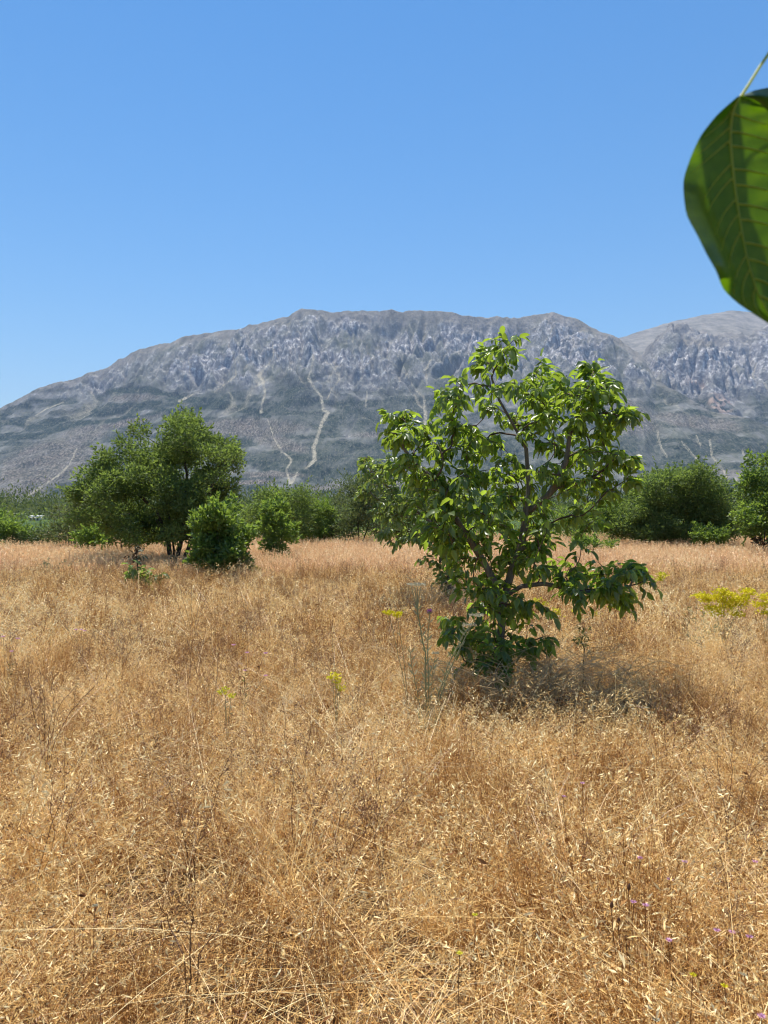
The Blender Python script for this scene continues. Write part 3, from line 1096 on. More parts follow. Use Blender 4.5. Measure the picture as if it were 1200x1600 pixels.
def compound_leaves(paths, per_tip, leaflet, rachis, span=.45):
    """leaflet poses (pos, dir, up, length) and rachis polylines"""
    pos, dr, up, ln, rac = [], [], [], [], []
    for path in paths:
        d = np.linalg.norm(np.diff(path, axis=0), axis=1)
        tot = d.sum()
        s = np.concatenate([[0], np.cumsum(d)])
        tip_dir = path[-1] - path[-2]
        tip_dir /= np.linalg.norm(tip_dir) + 1e-9
        phase = rng.uniform(0, 6.3)
        for k in range(per_tip):
            u = tot - span * min(1, tot / span) * (k / max(1, per_tip)) * rng.uniform(.8, 1)
            b = np.array([np.interp(u, s, path[:, c]) for c in range(3)])
            az = phase + k * 2.4
            out = np.array([math.cos(az), math.sin(az), rng.uniform(-.9, .9)]) * rng.uniform(.5, 1) + tip_dir * rng.uniform(.2, 1.0)
            out /= np.linalg.norm(out)
            R_ = rachis * rng.uniform(.6, 1.15)
            q = np.linspace(0, 1, 6)[:, None]
            pl = b + out * R_ * q + np.array([0, 0, -1.]) * R_ * rng.uniform(0, .6) * q ** 2
            rac.append(pl)
            side = np.cross(out, [0, 0, 1.])
            side /= np.linalg.norm(side) + 1e-9
            npair = rng.integers(2, 4)
            for j in range(npair):
                uu = .4 + .5 * j / npair
                pb = np.array([np.interp(uu, q[:, 0], pl[:, c]) for c in range(3)])
                for sg in (-1, 1):
                    if rng.uniform() < .08:
                        continue
                    dd = out * .4 + side * sg * rng.uniform(.35, .9) + np.array([0, 0, -rng.uniform(.0, 1.3)])
                    pos.append(pb)
                    dr.append(dd)
                    up.append(np.array([0, 0, 1.]) + rng.normal(size=3) * .65)
                    ln.append(leaflet * rng.uniform(.5, 1.15))
            pos.append(pl[-1])
            dr.append((pl[-1] - pl[-2]) / R_ * 5 + rng.normal(size=3) * .2 + np.array([0, 0, -.35]))
            up.append(np.array([0, 0, 1.]) + rng.normal(size=3) * .35)
            ln.append(leaflet * rng.uniform(.95, 1.25))
    return np.array(pos), np.array(dr), np.array(up), np.array(ln), rac


def merged_leaves(pos, B, ln, which, mb):
    for v in range(len(WL)):
        m = which == v
        if not m.any():
            continue
        V0, F0, t0 = WL[v]
        V = np.einsum('nij,kj->nki', B[m], V0) * ln[m][:, None, None] + pos[m][:, None, :]
        n, k = V.shape[:2]
        Fq = (F0[None] + (np.arange(n) * k)[:, None, None]).reshape(-1, 4)
        mb.add(V.reshape(-1, 3), quads=Fq, tint=np.repeat(np.clip(t0 + rng.normal(size=n) * .28, 0, 1), k))


LEAF_MESH = []
for i_, (V_, F_, t_) in enumerate(WL):
    me_ = mesh_np('walnut_leaf_%d' % i_, V_, [F_], True, {'tint': np.full(len(V_), t_)})
    me_.materials.append(M['walnut'])
    LEAF_MESH.append(me_)


def walnut_tree(name, label, Y0, trunks, blobs, halfdepth, cxp, hwp, per_tip, leaflet, rachis, n_parts, cat='tree', group=None, r_tip=.0030, rmax=.034, base_px=None, mat='walnut', sink=.04):
    tw = [[P(x, y, Y0 + dy) for (x, y, dy) in tl] for tl in trunks]
    b0 = tw[0][0].copy()
    b0[2] = 0.0
    tw[0][0] = b0 + np.array([0, 0, -sink])
    tips = sample_blobs(blobs, Y0, halfdepth, cxp, hwp)
    tips[:, 2] = np.maximum(tips[:, 2], .22)
    tchains, bchains, paths = grow(tw, tips, r_tip, .5, .6, 5, rmax)
    root = empty(name, b0, label, cat, group)
    mb = MB()
    for pts, rr in tchains:
        rr = np.maximum(rr, r_tip * 2)
        mb.tube(pts, rr, 8)
    link('trunk', mb.mesh('trunk', True, b0), M['bark'], root)
    tw_mb = MB()
    nb = 0
    for pts, rr, c in bchains:
        if c >= 7 and nb < 24:
            m1 = MB()
            m1.tube(pts, rr, 6)
            link('branch', m1.mesh('branch', True, b0), M['bark'], root)
            nb += 1
        else:
            tw_mb.tube(pts, rr * .9, 4)
    pos, dr, up, ln, rac = compound_leaves(paths, per_tip, leaflet, rachis)
    for pl in rac:
        tw_mb.tube(pl[::2] if len(pl) > 3 else pl, .0011 * Y0 / 6.4, 3)
    link('twigs', tw_mb.mesh('twigs', False, b0), M['twig'], root, kind='stuff')
    B = basis(dr, up)
    which = rng.integers(0, len(WL), len(pos))
    order = np.arange(0)
    if n_parts:
        camd = np.linalg.norm(pos - np.array([0, 0, CAMZ]), axis=1)
        face = np.abs(B[:, 1, 2])      # how squarely the blade faces the viewer
        score = camd - .45 * face * ln / leaflet - .25 * ln / leaflet
        order = np.argsort(score)[:n_parts]
        for j in order:
            o = bpy.data.objects.new('leaf', LEAF_MESH[which[j]])
            COL.objects.link(o)
            o.parent = root
            Mx = Matrix([[*(B[j, 0] * ln[j]), pos[j, 0] - b0[0]], [*(B[j, 1] * ln[j]), pos[j, 1] - b0[1]], [*(B[j, 2] * ln[j]), pos[j, 2] - b0[2]], [0, 0, 0, 1]])
            o.matrix_local = Mx
            if mat != 'walnut':
                o.material_slots[0].link = 'OBJECT'
                o.material_slots[0].material = M[mat]
    rest = np.ones(len(pos), bool)
    rest[order] = False
    lm = MB()
    merged_leaves(pos[rest], B[rest], ln[rest], which[rest], lm)
    link('foliage', lm.mesh('foliage', True, b0), M[mat], root, kind='stuff')
    print(name, 'leaflets', len(pos))
    return root


def main_tree():
    trunks = [[(775, 1085, 0), (780, 1040, 0), (783, 985, .0), (788, 935, .02), (800, 890, .05), (815, 850, .05), (822, 810, .05), (826, 760, .08), (822, 700, .1)],
              [(785, 932, 0), (770, 905, -.03), (757, 880, -.05), (738, 850, -.1), (715, 815, -.12), (690, 770, -.1)],
              [(788, 932, 0), (815, 916, -.08), (850, 912, -.15), (900, 922, -.2), (950, 930, -.22), (985, 915, -.22)],
              [(826, 800, .05), (860, 770, .0), (885, 720, -.05), (893, 660, -.05)],
              [(822, 700, .1), (800, 660, .1), (780, 625, .08), (768, 590, .05)],
              [(713, 777, -.12), (690, 757, -.15), (655, 730, -.2), (630, 700, -.2)]]
    blobs = [(768, 558, 22, 28, 9), (770, 610, 26, 25, 5), (842, 575, 25, 30, 8), (700, 618, 26, 22, 8), (635, 668, 28, 32, 12), (615, 655, 12, 12, 2), (690, 670, 40, 30, 10),
             (745, 680, 35, 30, 10), (880, 610, 35, 25, 10), (925, 640, 35, 30, 12), (960, 690, 24, 38, 11), (825, 650, 50, 40, 14), (890, 690, 45, 40, 14), (650, 735, 40, 40, 11),
             (715, 740, 50, 40, 14), (790, 745, 50, 45, 15), (860, 760, 50, 45, 13), (930, 750, 38, 42, 10), (680, 800, 40, 40, 10), (740, 815, 50, 45, 14), (815, 820, 50, 40, 9),
             (880, 820, 45, 30, 5), (715, 860, 35, 35, 8), (770, 885, 45, 40, 9), (835, 875, 35, 22, 4), (735, 920, 35, 30, 6), (900, 590, 28, 24, 8), (935, 615, 24, 24, 7), (965, 650, 18, 26, 6), (985, 735, 12, 30, 5), (865, 905, 25, 14, 4), (905, 905, 38, 30, 9), (955, 905, 38, 32, 10), (990, 888, 18, 22, 5), (700, 830, 40, 40, 10), (830, 850, 40, 35, 8),
             (965, 935, 25, 8, 3), (725, 975, 34, 32, 9), (775, 975, 34, 40, 10), (825, 985, 20, 38, 7), (760, 1025, 44, 22, 9), (800, 940, 40, 25, 7)]
    blobs = [(bx, by + (2 if by < 700 else 0), rx * .86, ry * .9, max(2, int(n_ * (.95 if bx > 840 and by < 800 else 1.15) + .5))) for bx, by, rx, ry, n_ in blobs]
    return walnut_tree('walnut_tree', 'tallest young walnut tree with glossy leaves, standing alone in front at right of centre', 6.4, trunks, blobs, .62, 800, 195, 4, .096, .10, 300)


main_tree()

walnut_tree('walnut_tree', 'paler young walnut tree half hidden behind the left side of the big front walnut', 11.6,
            [[(704, 955, 0), (703, 920, 0), (703, 880, 0), (695, 840, 0), (680, 800, 0), (660, 760, 0)], [(703, 880, 0), (720, 830, .1), (735, 780, .1)], [(690, 830, 0), (640, 790, 0), (600, 755, 0), (575, 730, 0)]],
            [(575, 720, 16, 14, 6), (565, 750, 14, 18, 5), (610, 735, 28, 22, 12), (600, 780, 30, 30, 12), (640, 760, 35, 40, 16), (650, 810, 45, 35, 16), (620, 830, 30, 20, 8), (680, 760, 30, 40, 12), (700, 820, 40, 40, 14),
             (680, 855, 35, 22, 9), (700, 890, 20, 28, 7), (740, 800, 40, 50, 14), (700, 920, 18, 20, 4)],
            .8, 655, 105, 5, .112, .12, 300, rmax=.04, r_tip=.0035, mat='walnut_pale')


# trees with small leaves: a crown of many leaf-sized faces on grown branches
def leafy(name, label, cat, Y0, base_px, blobs, halfdepth, mat, leaf_l, leaf_w, per_tip, cl_r, trunks=None, bark='barkdark', group=None, r_tip=.004, rmax=.10, dead=0, upright=.3, crown='crown', sink=.05, zmin=.12, boost=1.0):
    blobs = [(bx, by + ry * .06, rx * (1 - .1 * boost), ry * (1 - .1 * boost), q) for bx, by, rx, ry, q in blobs]
    xs = [b[0] - b[2] for b in blobs] + [b[0] + b[2] for b in blobs]
    cxp, hwp = (min(xs) + max(xs)) / 2, (max(xs) - min(xs)) / 2
    b0 = P(base_px, CY, Y0)
    b0[2] = 0
    tips = sample_blobs(blobs, Y0, halfdepth, cxp, hwp)
    tips[:, 2] = np.maximum(tips[:, 2], zmin)
    top = tips[:, 2].max()
    if trunks is None:
        trunks = [[(base_px, None, 0), (base_px + 2, .3, 0), (base_px, .6, 0)]]
        tw = [[b0 + [0, 0, -sink], b0 + [.02, 0, top * .2], b0 + [-.02, .02, top * .45]]]
        for k in range(3):
            a = rng.uniform(0, 6.3)
            rr = hwp / F * Y0 * .3
            tw.append([b0 + [.03 * math.cos(a), .03 * math.sin(a), .02], b0 + [rr * .5 * math.cos(a), rr * .5 * math.sin(a), top * .2], b0 + [rr * math.cos(a), rr * math.sin(a), top * .45]])
    else:
        tw = [[P(x, y, Y0 + dy) for (x, y, dy) in tl] for tl in trunks]
        for l in tw:
            if l[0][2] < .3:
                l[0][2] = -sink
    tch, bch, paths = grow(tw, tips, r_tip, .5, .5, 5, rmax)
    root = empty(name, b0, label, cat, group)
    for k, (pts, rr) in enumerate(tch):
        mb = MB()
        mb.tube(pts, rr * 1.15, 7)
        link('trunk', mb.mesh('trunk', True, b0), M[bark], root)
    mb = MB()
    for pts, rr, c in bch:
        mb.tube(pts, rr, 4)
    link('branches', mb.mesh('branches', True, b0), M[bark], root, kind='stuff')
    if dead:
        mb = MB()
        for t in tips[rng.integers(0, len(tips), dead)]:
            for q in range(5):
                d = rdir(1, -.2, 1)[0] * rng.uniform(.2, .5)
                st = t + rng.normal(size=3) * .12
                mb.tube(np.stack([st, st + d * .5 + rng.normal(size=3) * .03, st + d]), [.006, .004, .003], 3)
        link('dead_twigs', mb.mesh('dead_twigs', False, b0), M['deadtwig'], root, kind='stuff')
    leaf_l, leaf_w = leaf_l * (1 + .45 * boost), leaf_w * (1 + .9 * boost)
    per_tip = int(per_tip * (1 + .5 * boost))
    tips[:, 2] = np.minimum(tips[:, 2], CAMZ + (CY - min(b[1] - b[3] for b in blobs)) / F * Y0)
    n = len(tips) * per_tip
    c = np.repeat(tips, per_tip, 0)
    tt = np.repeat(rng.normal(0, .14, len(tips)), per_tip)
    off = rng.normal(size=(n, 3))
    off /= np.linalg.norm(off, axis=1, keepdims=True)
    off *= (cl_r * rng.uniform(.15, 1, n) ** .6)[:, None] * np.array([1, 1, .75])
    pos = c + off
    pos[:, 2] = np.maximum(pos[:, 2], .03)
    dr = off / cl_r + rng.normal(size=(n, 3)) * .7 + np.array([0, 0, upright])
    mb = MB()
    mb.flakes(pos, dr, leaf_l * rng.uniform(.6, 1.2, n), leaf_w * rng.uniform(.7, 1.2, n), np.clip(tints(n, .45, .2) + tt, 0, 1), .2)
    # sprigs that break the outline
    m = min(len(tips), 160)
    sel = tips[rng.permutation(len(tips))[:m]]
    ctr = tips.mean(0)
    sb, sd = [], []
    for t in sel:
        d = (t - ctr)
        d /= np.linalg.norm(d) + 1e-9
        d = d + [0, 0, .6] + rng.normal(size=3) * .3
        d /= np.linalg.norm(d)
        ll = cl_r * rng.uniform(1.0, 1.9)
        for q in range(14):
            sb.append(t + d * ll * rng.uniform(.4, 1))
            sd.append(d + rng.normal(size=3) * .6)
    mb.flakes(np.array(sb), np.array(sd), leaf_l, leaf_w, tints(len(sb), .6, .2), .2)
    link(crown, mb.mesh(crown, False, b0), M[mat], root, kind='stuff')
    return root


# left tree: several dark stems, broad crown leaning left
leafy('broadleaf_tree', 'large broad dark trunked tree on the left with dense olive green crown', 'tree', 19.6, 272,
      [(290, 690, 45, 34, 20), (330, 715, 36, 34, 16), (250, 725, 45, 34, 18), (210, 740, 48, 34, 18), (170, 755, 40, 34, 15), (145, 790, 24, 34, 9), (190, 800, 45, 32, 14), (245, 790, 45, 40, 18), (300, 770, 45, 42, 20),
       (340, 770, 26, 34, 10), (270, 830, 40, 20, 8), (220, 830, 40, 18, 8), (356, 712, 12, 16, 5), (320, 810, 30, 28, 9), (205, 700, 10, 10, 2), (290, 668, 24, 14, 7)],
      1.7, 'willow', .075, .022, 185, .33,
      trunks=[[(267, 897, 0), (266, 870, 0), (262, 840, 0), (245, 800, 0), (215, 770, 0)], [(272, 897, 0), (278, 868, .1), (285, 835, .1), (290, 790, .1), (292, 740, .1)], [(276, 897, -.05), (292, 862, -.1), (305, 830, -.15), (325, 780, -.15), (335, 745, -.1)],
              [(270, 897, .05), (272, 860, .2), (265, 810, .3), (250, 750, .3)]], r_tip=.0065, rmax=.13, zmin=1.0)
leafy('walnut_shrub', 'round bright green walnut shrub just right of the dark trunked tree', 'shrub', 16.8, 342,
      [(345, 812, 24, 22, 12), (326, 832, 22, 24, 11), (362, 832, 22, 26, 12), (324, 858, 14, 22, 7), (350, 866, 30, 22, 15), (374, 872, 12, 14, 5), (352, 798, 16, 10, 4)], .6, 'walnut_far', 0.086, 0.033, 79, .24, rmax=.03)
leafy('walnut_sapling', 'small bushy walnut with short dark stem in mid meadow, second of the row', 'tree', 21.5, 431,
      [(430, 800, 22, 14, 9), (418, 825, 20, 20, 8), (445, 825, 20, 22, 9), (432, 848, 16, 14, 6), (440, 866, 12, 8, 3)], .6, 'walnut_far', 0.086, 0.033, 76, .22, rmax=.05)
leafy('bushy_tree', 'rounded olive green tree behind the small bushy walnut', 'tree', 29, 445,
      [(445, 775, 38, 20, 16), (420, 790, 30, 22, 12), (470, 790, 28, 25, 12), (445, 815, 48, 25, 18), (400, 808, 16, 25, 8)], 1.2, 'willow', .075, .026, 130, .4, zmin=.3)
leafy('bushy_tree', 'bright green bush between the round olive tree and the brown tinged bush', 'bush', 30, 500,
      [(500, 800, 22, 18, 10), (492, 825, 28, 20, 10), (515, 830, 18, 16, 6)], .8, 'walnut_far', 0.079, 0.028, 133, .32)
leafy('thorn_bush', 'dark dense bush with brownish inner twigs, left of the paler walnut', 'bush', 30, 560,
      [(548, 770, 28, 18, 8), (575, 770, 30, 24, 10), (550, 800, 36, 24, 14), (590, 805, 36, 28, 14), (545, 828, 30, 14, 8), (625, 815, 30, 30, 10)], 1.1, 'darkbush', .07, .028, 110, .36, dead=26)
leafy('thin_tree', 'thin pale tree rising behind the dark brownish bush', 'tree', 36, 555,
      [(552, 756, 26, 14, 7), (575, 752, 22, 18, 7), (590, 780, 30, 20, 8)], 1.0, 'olive', .07, .028, 60, .34, zmin=.3)
leafy('walnut_shrub', 'bright leafy bush filling the left edge of the hedge', 'bush', 27, 8,
      [(5, 822, 24, 16, 10), (-30, 815, 30, 22, 10), (20, 838, 26, 14, 8)], .9, 'walnut_far', 0.086, 0.033, 133, .32)
leafy('low_bush', 'soft grey green low bush beside the leftmost bright bush', 'bush', 27.5, 52,
      [(50, 838, 26, 12, 10), (38, 850, 30, 8, 6), (70, 845, 18, 10, 5)], .7, 'olive', .06, .02, 90, .3)
leafy('thorn_bush', 'twiggy dark bush with bare grey branches left of the large tree', 'bush', 26, 108,
      [(110, 810, 22, 18, 9), (95, 830, 24, 18, 9), (128, 832, 22, 20, 9), (120, 795, 14, 12, 4)], .9, 'darkbush', .07, .03, 75, .32, dead=28)
leafy('walnut_shrub', 'yellowish green walnut bush under the left side of the large tree', 'bush', 24, 190,
      [(165, 835, 24, 18, 10), (200, 838, 26, 18, 10), (235, 840, 22, 16, 8), (140, 840, 16, 16, 5), (185, 815, 30, 14, 8)], .9, 'walnut_far', 0.086, 0.032, 114, .3)
leafy('round_bush', 'large rounded green bush on the right with dark hollow underneath', 'bush', 28, 1052,
      [(1062, 752, 34, 16, 20), (1025, 765, 32, 22, 24), (1085, 765, 34, 22, 24), (1005, 795, 38, 24, 27), (1060, 795, 50, 22, 33), (1112, 790, 26, 20, 18), (985, 820, 26, 16, 15), (1020, 822, 28, 14, 15), (1110, 812, 30, 16, 15), (1135, 812, 16, 14, 9), (1040, 832, 60, 8, 22), (1000, 828, 34, 10, 12), (1095, 828, 34, 8, 12), (1068, 738, 20, 8, 5)],
      1.7, 'willow', .08, .028, 165, .42, dead=26, zmin=.12)
leafy('walnut_shrub', 'small pale green bush in front of the large rounded right bush', 'bush', 25.5, 1110,
      [(1110, 832, 26, 8, 10), (1100, 840, 18, 8, 6), (1125, 840, 12, 6, 4)], .45, 'walnut_far', 0.079, 0.030, 85, .24)
leafy('thorn_bush', 'bright twiggy bush between the front walnut and the rounded right bush', 'bush', 29, 945,
      [(950, 805, 22, 22, 10), (925, 815, 26, 22, 10), (965, 822, 20, 16, 7), (895, 812, 30, 24, 10)], .9, 'walnut_far', 0.065, 0.024, 133, .32, dead=18)
leafy('low_bush', 'low green sprig of a bush seen under the front walnut branches', 'bush', 24, 930,
      [(930, 850, 30, 7, 9), (905, 850, 22, 7, 5)], .4, 'walnut_far', 0.072, 0.026, 76, .2)
leafy('walnut_tree', 'leafy walnut tree cut by the right edge of the meadow', 'tree', 23, 1190,
      [(1190, 728, 10, 20, 5), (1195, 765, 26, 24, 12), (1180, 800, 26, 24, 12), (1215, 790, 34, 40, 20), (1175, 822, 20, 12, 6), (1240, 770, 34, 40, 16), (1205, 830, 34, 18, 10)], 1.2, 'walnut_far', 0.090, 0.034, 95, .30, rmax=.06)
leafy('low_bush', 'reddish brown leafed weed at the right meadow edge', 'weed', 23, 1190,
      [(1190, 846, 12, 6, 5)], .3, 'deadleaf', .09, .03, 14, .16)

# hedge behind: a continuous mass whose plants cannot be told apart
def treeline(name, label, Y0, x0, x1, top, mat, dens, leaf, seed, thick=3.0, zlo=0.0):
    n = int(dens * (x1 - x0))
    r = np.random.default_rng(seed)
    x = r.uniform(x0, x1, n)
    hgt = top * (.72 + .38 * fbm(x / 3.0, x * 0 + seed, 3, seed) + .1 * fbm(x / .8, x * 0, 2, seed + 5))
    if Y0 == 33:      # a gap in the hedge through which the shed shows
        hgt = hgt * np.where(np.abs(x + 15.5) < .75, .55, 1)
    z = zlo + hgt * r.uniform(0, 1, n) ** .75
    y = Y0 + r.uniform(-1, 1, n) * thick * np.sqrt(np.clip(1 - (z / (hgt + .01)) ** 2, .05, 1))
    c = np.stack([x, y, z], 1)
    k = 30
    c = np.repeat(c, k, 0)
    off = r.normal(size=(n * k, 3)) * leaf * 3
    mb = MB()
    t = np.clip(.45 + np.repeat(r.normal(0, .2, n), k) + r.normal(0, .15, n * k), 0, 1)
    mb.flakes(c + off, off + r.normal(size=off.shape) * leaf + [0, 0, leaf], leaf * r.uniform(.6, 1.3, n * k), leaf * .42, t)
    o = link(name, mb.mesh(name), M[mat])
    tag(o, label, kind='stuff')


treeline('hedgerow', 'dark green hedge growth closing the meadow', 33, -23, 23, 1.75, 'willow', 30, .13, 71, 1.2)
treeline('far_wood', 'far wood of dark trees across the valley floor', 190, -140, 140, 2.9, 'darkbush', 7, .8, 73, 12)
treeline('far_wood', 'farthest hazy band of woods at the foot of the mountain', 900, -640, 640, 5, 'darkbush', 1.6, 3.2, 74, 60)
treeline('far_wood', 'dark pine wood rising behind the right bushes', 62, 17, 44, 3.0, 'conifer', 22, .25, 75, 2.5)


def conifer(name, label, px, top, Y0, w):
    b0 = P(px, CY, Y0)
    b0[2] = 0
    h = CAMZ + (CY - top) / F * Y0
    root = empty(name, b0, label, 'conifer', 'small conifers far behind the right bushes')
    mb = MB()
    mb.tube([b0, b0 + [0, 0, h * .5], b0 + [0, 0, h]], [.09, .06, .01], 5)
    link('trunk', mb.mesh('trunk', True, b0), M['barkdark'], root)
    n = 900
    u = rng.uniform(.05, 1, n) ** .8
    a = rng.uniform(0, 6.3, n)
    lay = np.abs(((u * 9) % 1) - .5) + .5
    r = w * (1.03 - u) * rng.uniform(.2, 1, n) * lay
    pos = b0 + np.stack([np.cos(a) * r, np.sin(a) * r, u * h], 1)
    mb = MB()
    mb.flakes(pos, np.stack([np.cos(a), np.sin(a), np.full(n, .35)], 1) + rng.normal(size=(n, 3)) * .3, .28, .07, tints(n))
    link('crown', mb.mesh('crown', False, b0), M['conifer'], root, kind='stuff')


for i, (px, top) in enumerate([(1118, 768), (1127, 772), (1136, 765), (1146, 763), (1155, 768), (1163, 772), (1103, 775)]):
    where = ['with the broadest gap to its left', 'low one between two taller ones', 'tall one left of the topmost', 'topmost of the row', 'just right of the topmost', 'beside the right walnut tree', 'nearest the rounded bush'][i]
    conifer('conifer', 'small dark conifer behind the right bushes, ' + where, px, top, 75 + 3 * (i % 3), .75)


# distant farm building on the left
def farm():
    c = P(57, CY, 150)
    c[2] = -.5
    root = empty('farm_shed', c, 'long low whitish farm shed far off between the left bushes', 'shed')
    root.scale = (.5, .5, .5)
    def box(x0, x1, y0, y1, z0, z1):
        v = [(x, y, z) for z in (z0, z1) for y in (y0, y1) for x in (x0, x1)]
        f = np.array([(0, 1, 3, 2), (4, 6, 7, 5), (0, 4, 5, 1), (2, 3, 7, 6), (0, 2, 6, 4), (1, 5, 7, 3)])[:, ::-1]
        return v, f
    for nm, b, colr in (('wall', (-2.2, 2.2, -2, 2, 0, 1.6), (.75, .70, .58)), ('roof', (-2.6, 2.6, -2.4, 2.4, 1.6, 2.3), (.8, .76, .66))):
        v, f = box(*b)
        v = np.array(v, float)
        if nm == 'roof':
            v[4:, 1] *= .15
        m, nt, out = new_mat(nm + '_paint')
        p = nt.nodes.new('ShaderNodeBsdfPrincipled')
        n = noise_tex(nt, None, 3)
        nt.links.new(mixc(nt, n, colr, tuple(q * .8 for q in colr)), p.inputs['Base Color'])
        p.inputs['Roughness'].default_value = .8
        nt.links.new(p.outputs[0], out.inputs['Surface'])
        link(nm, mesh_np(nm, v, [f]), m, root)
    m, nt, out = new_mat('dark_opening')
    p = nt.nodes.new('ShaderNodeBsdfPrincipled')
    p.inputs['Base Color'].default_value = (.08, .07, .06, 1)
    nt.links.new(p.outputs[0], out.inputs['Surface'])
    for x in (-1.4, 0, 1.4):
        v, f = box(x - .35, x + .35, -2.03, -1.98, .3, 1.2)
        link('window', mesh_np('window', v, [f]), m, root)


farm()
#DETAILS

def ground_y(py):
    return CAMZ * F / (py - CY)


def stalk(mb, pts, r0, r1, sides=4, tint=.5, wob=.0):
    pts = np.array(pts, float)
    t = np.linspace(0, 1, len(pts))
    tt = np.linspace(0, 1, max(6, len(pts) * 3))
    q = np.stack([np.interp(tt, t, pts[:, k]) for k in range(3)], 1)
    q[1:-1] += rng.normal(size=(len(q) - 2, 3)) * wob
    mb.tube(q, np.linspace(r0, r1, len(tt)), sides, tint)
    return q


def plant_root(name, label, cat, px, Y, group=None):
    b = P(px, CY, Y)
    b[2] = 0
    return empty(name, b, label, cat, group), b


# --- tall grey-green thistle in front of the tree
def thistle():
    Y = 5.2
    root, b = plant_root('thistle', 'tall grey green thistle with purple and cream heads left of the front walnut trunk', 'thistle', 668, Y)
    g = lambda x, y, d=0: P(x, y, Y + d)
    stems = [([(668, 1150), (666, 1090), (664, 1020), (656, 975), (652, 945)], .0065, .0045),
             ([(670, 1150), (670, 1080), (668, 1010), (671, 960)], .006, .003),
             ([(672, 1150), (690, 1080), (715, 1020), (742, 965)], .006, .003),
             ([(671, 1150), (684, 1090), (700, 1040), (722, 995), (735, 975)], .005, .003),
             ([(667, 1150), (655, 1100), (645, 1050), (640, 1010)], .004, .002),
             ([(669, 1120), (674, 1070), (680, 1024)], .004, .002)]
    for k, (pts, r0, r1) in enumerate(stems):
        mb = MB()
        w = [g(x, y, .03 * k - .06) for x, y in pts]
        w[0] = b + [.004 * k, 0, 0] if k < 5 else w[0]
        q = stalk(mb, w, r0 * 1.0, r1 * 1.0, 5, .5, .002)
        for j in range(3, len(q) - 1):      # narrow clasping leaves
            d = np.array([rng.choice([-1, 1]) * .5, rng.uniform(-.3, .3), .8])
            mb.flakes(np.repeat(q[j:j + 1], 2, 0), np.stack([d, d * [-1, -1, .8]]), .06, .013, .8)
        link('stem', mb.mesh('stem', False, b), M['greystem'], root)
    # flat cream head on four near-parallel upright stems
    mb = MB()
    for i, x in enumerate((643, 648, 653, 657)):
        mb.tube([g(654, 968), g(650 + i, 945), g(x, 917)], [.003, .003, .0025], 4, .7)
    link('stem', mb.mesh('stem', False, b), M['greystem'], root)
    def flat_head(x, y, w, m='cream', n=90):
        mb = MB()
        c = g(x, y)
        pts = c + np.stack([rng.uniform(-1, 1, n) * w, rng.uniform(-1, 1, n) * w * .8, rng.normal(size=n) * .003], 1)
        mb.flakes(pts, rdir(n, .2, 1), .014, .009, tints(n, .6))
        o = link('flower_head', mb.mesh('flower_head', False, b), M[m], root)
        return o
    flat_head(650, 914, .06, n=200)
    flat_head(745, 962, .05, n=150)
    flat_head(733, 977, .045, n=150)
    flat_head(681, 1021, .022)
    # thistle head
    mb = MB()
    c = g(671, 957)
    th = np.linspace(0, np.pi, 7)
    mb.tube(np.stack([c + [0, 0, -.012 + .022 * k / 6] for k in range(7)]), .002 + .012 * np.sin(th * .8 + .2), 8, .4)
    mb.flakes(np.repeat(c[None], 26, 0) + rng.normal(size=(26, 3)) * .004 - [0, 0, .004], rdir(26, -.5, .5), .018, .004, tints(26))
    o = link('flower_head', mb.mesh('flower_head', False, b), M['greystem'], root)
    mb = MB()
    mb.flakes(np.repeat((c + [0, 0, .004])[None], 70, 0) + rng.normal(size=(70, 3)) * .004, rdir(70, .3, 1), .024, .005, tints(70))
    link('florets', mb.mesh('florets', False, b), M['purple'], o, kind='stuff')
    # withered basal leaves
    for (x0, y0, x1, y1, w) in [(674, 1150, 688, 1108, .03), (664, 1150, 652, 1106, .026), (668, 1150, 640, 1135, .03), (672, 1150, 700, 1130, .03), (670, 1150, 662, 1118, .025), (668, 1150, 655, 1150, .03)]:
        mb = MB()
        p0, p1 = g(x0, y0, -.02), g(x1, y1, -.12)
        t = np.linspace(0, 1, 6)
        c = p0 + (p1 - p0) * t[:, None]
        ww = w * np.sin(np.pi * (t * .9 + .08))
        V = np.stack([c + np.array([1, .3, 0]) * ww[:, None] * .5, c + np.array([0, -.006, .0]), c - np.array([1, .2, 0]) * ww[:, None] * .5], 1)
        mb.add(V.reshape(-1, 3), quads=grid_faces(6, 3), tint=rng.uniform(.4, 1))
        link('leaf', mb.mesh('leaf', True, b), M['sage'], root)


thistle()


def yellow_plant(label, heads, base, Y, mat='yellow', n=60, w=.03, stem='greystem', name='yellow_flower_plant'):
    root, b = plant_root(name, label, 'wildflower', base, Y)
    mb = MB()
    ctr = P(base, CY, Y)
    ctr[2] = .18
    for (x, y) in heads:
        h = P(x, y, Y) + [0, rng.uniform(-.06, .06), 0]
        m = (b + h) / 2 + [(b[0] - h[0]) * .15, 0, 0]
        stalk(mb, [b, m, h], .0028, .0016, 4, .5, .003)
        k = 4
        for q in range(k):
            u = rng.uniform(.35, .9)
            p = m + (h - m) * u
            mb.flakes(p[None], rdir(1, -.2, .8), .035, .007, .5)
    link('stems', mb.mesh('stems', False, b), M[stem], root)
    for (x, y) in heads:
        h = P(x, y, Y)
        mb = MB()
        pts = h + np.stack([rng.normal(size=n) * w, rng.normal(size=n) * w, rng.normal(size=n) * w * .45], 1)
        mb.flakes(pts, rdir(n, 0, 1), .018 * Y / 6 + .004, .014 * Y / 6 + .003, tints(n))
        link('flower_head', mb.mesh('flower_head', False, b), M[mat], root, kind='stuff')
    return root


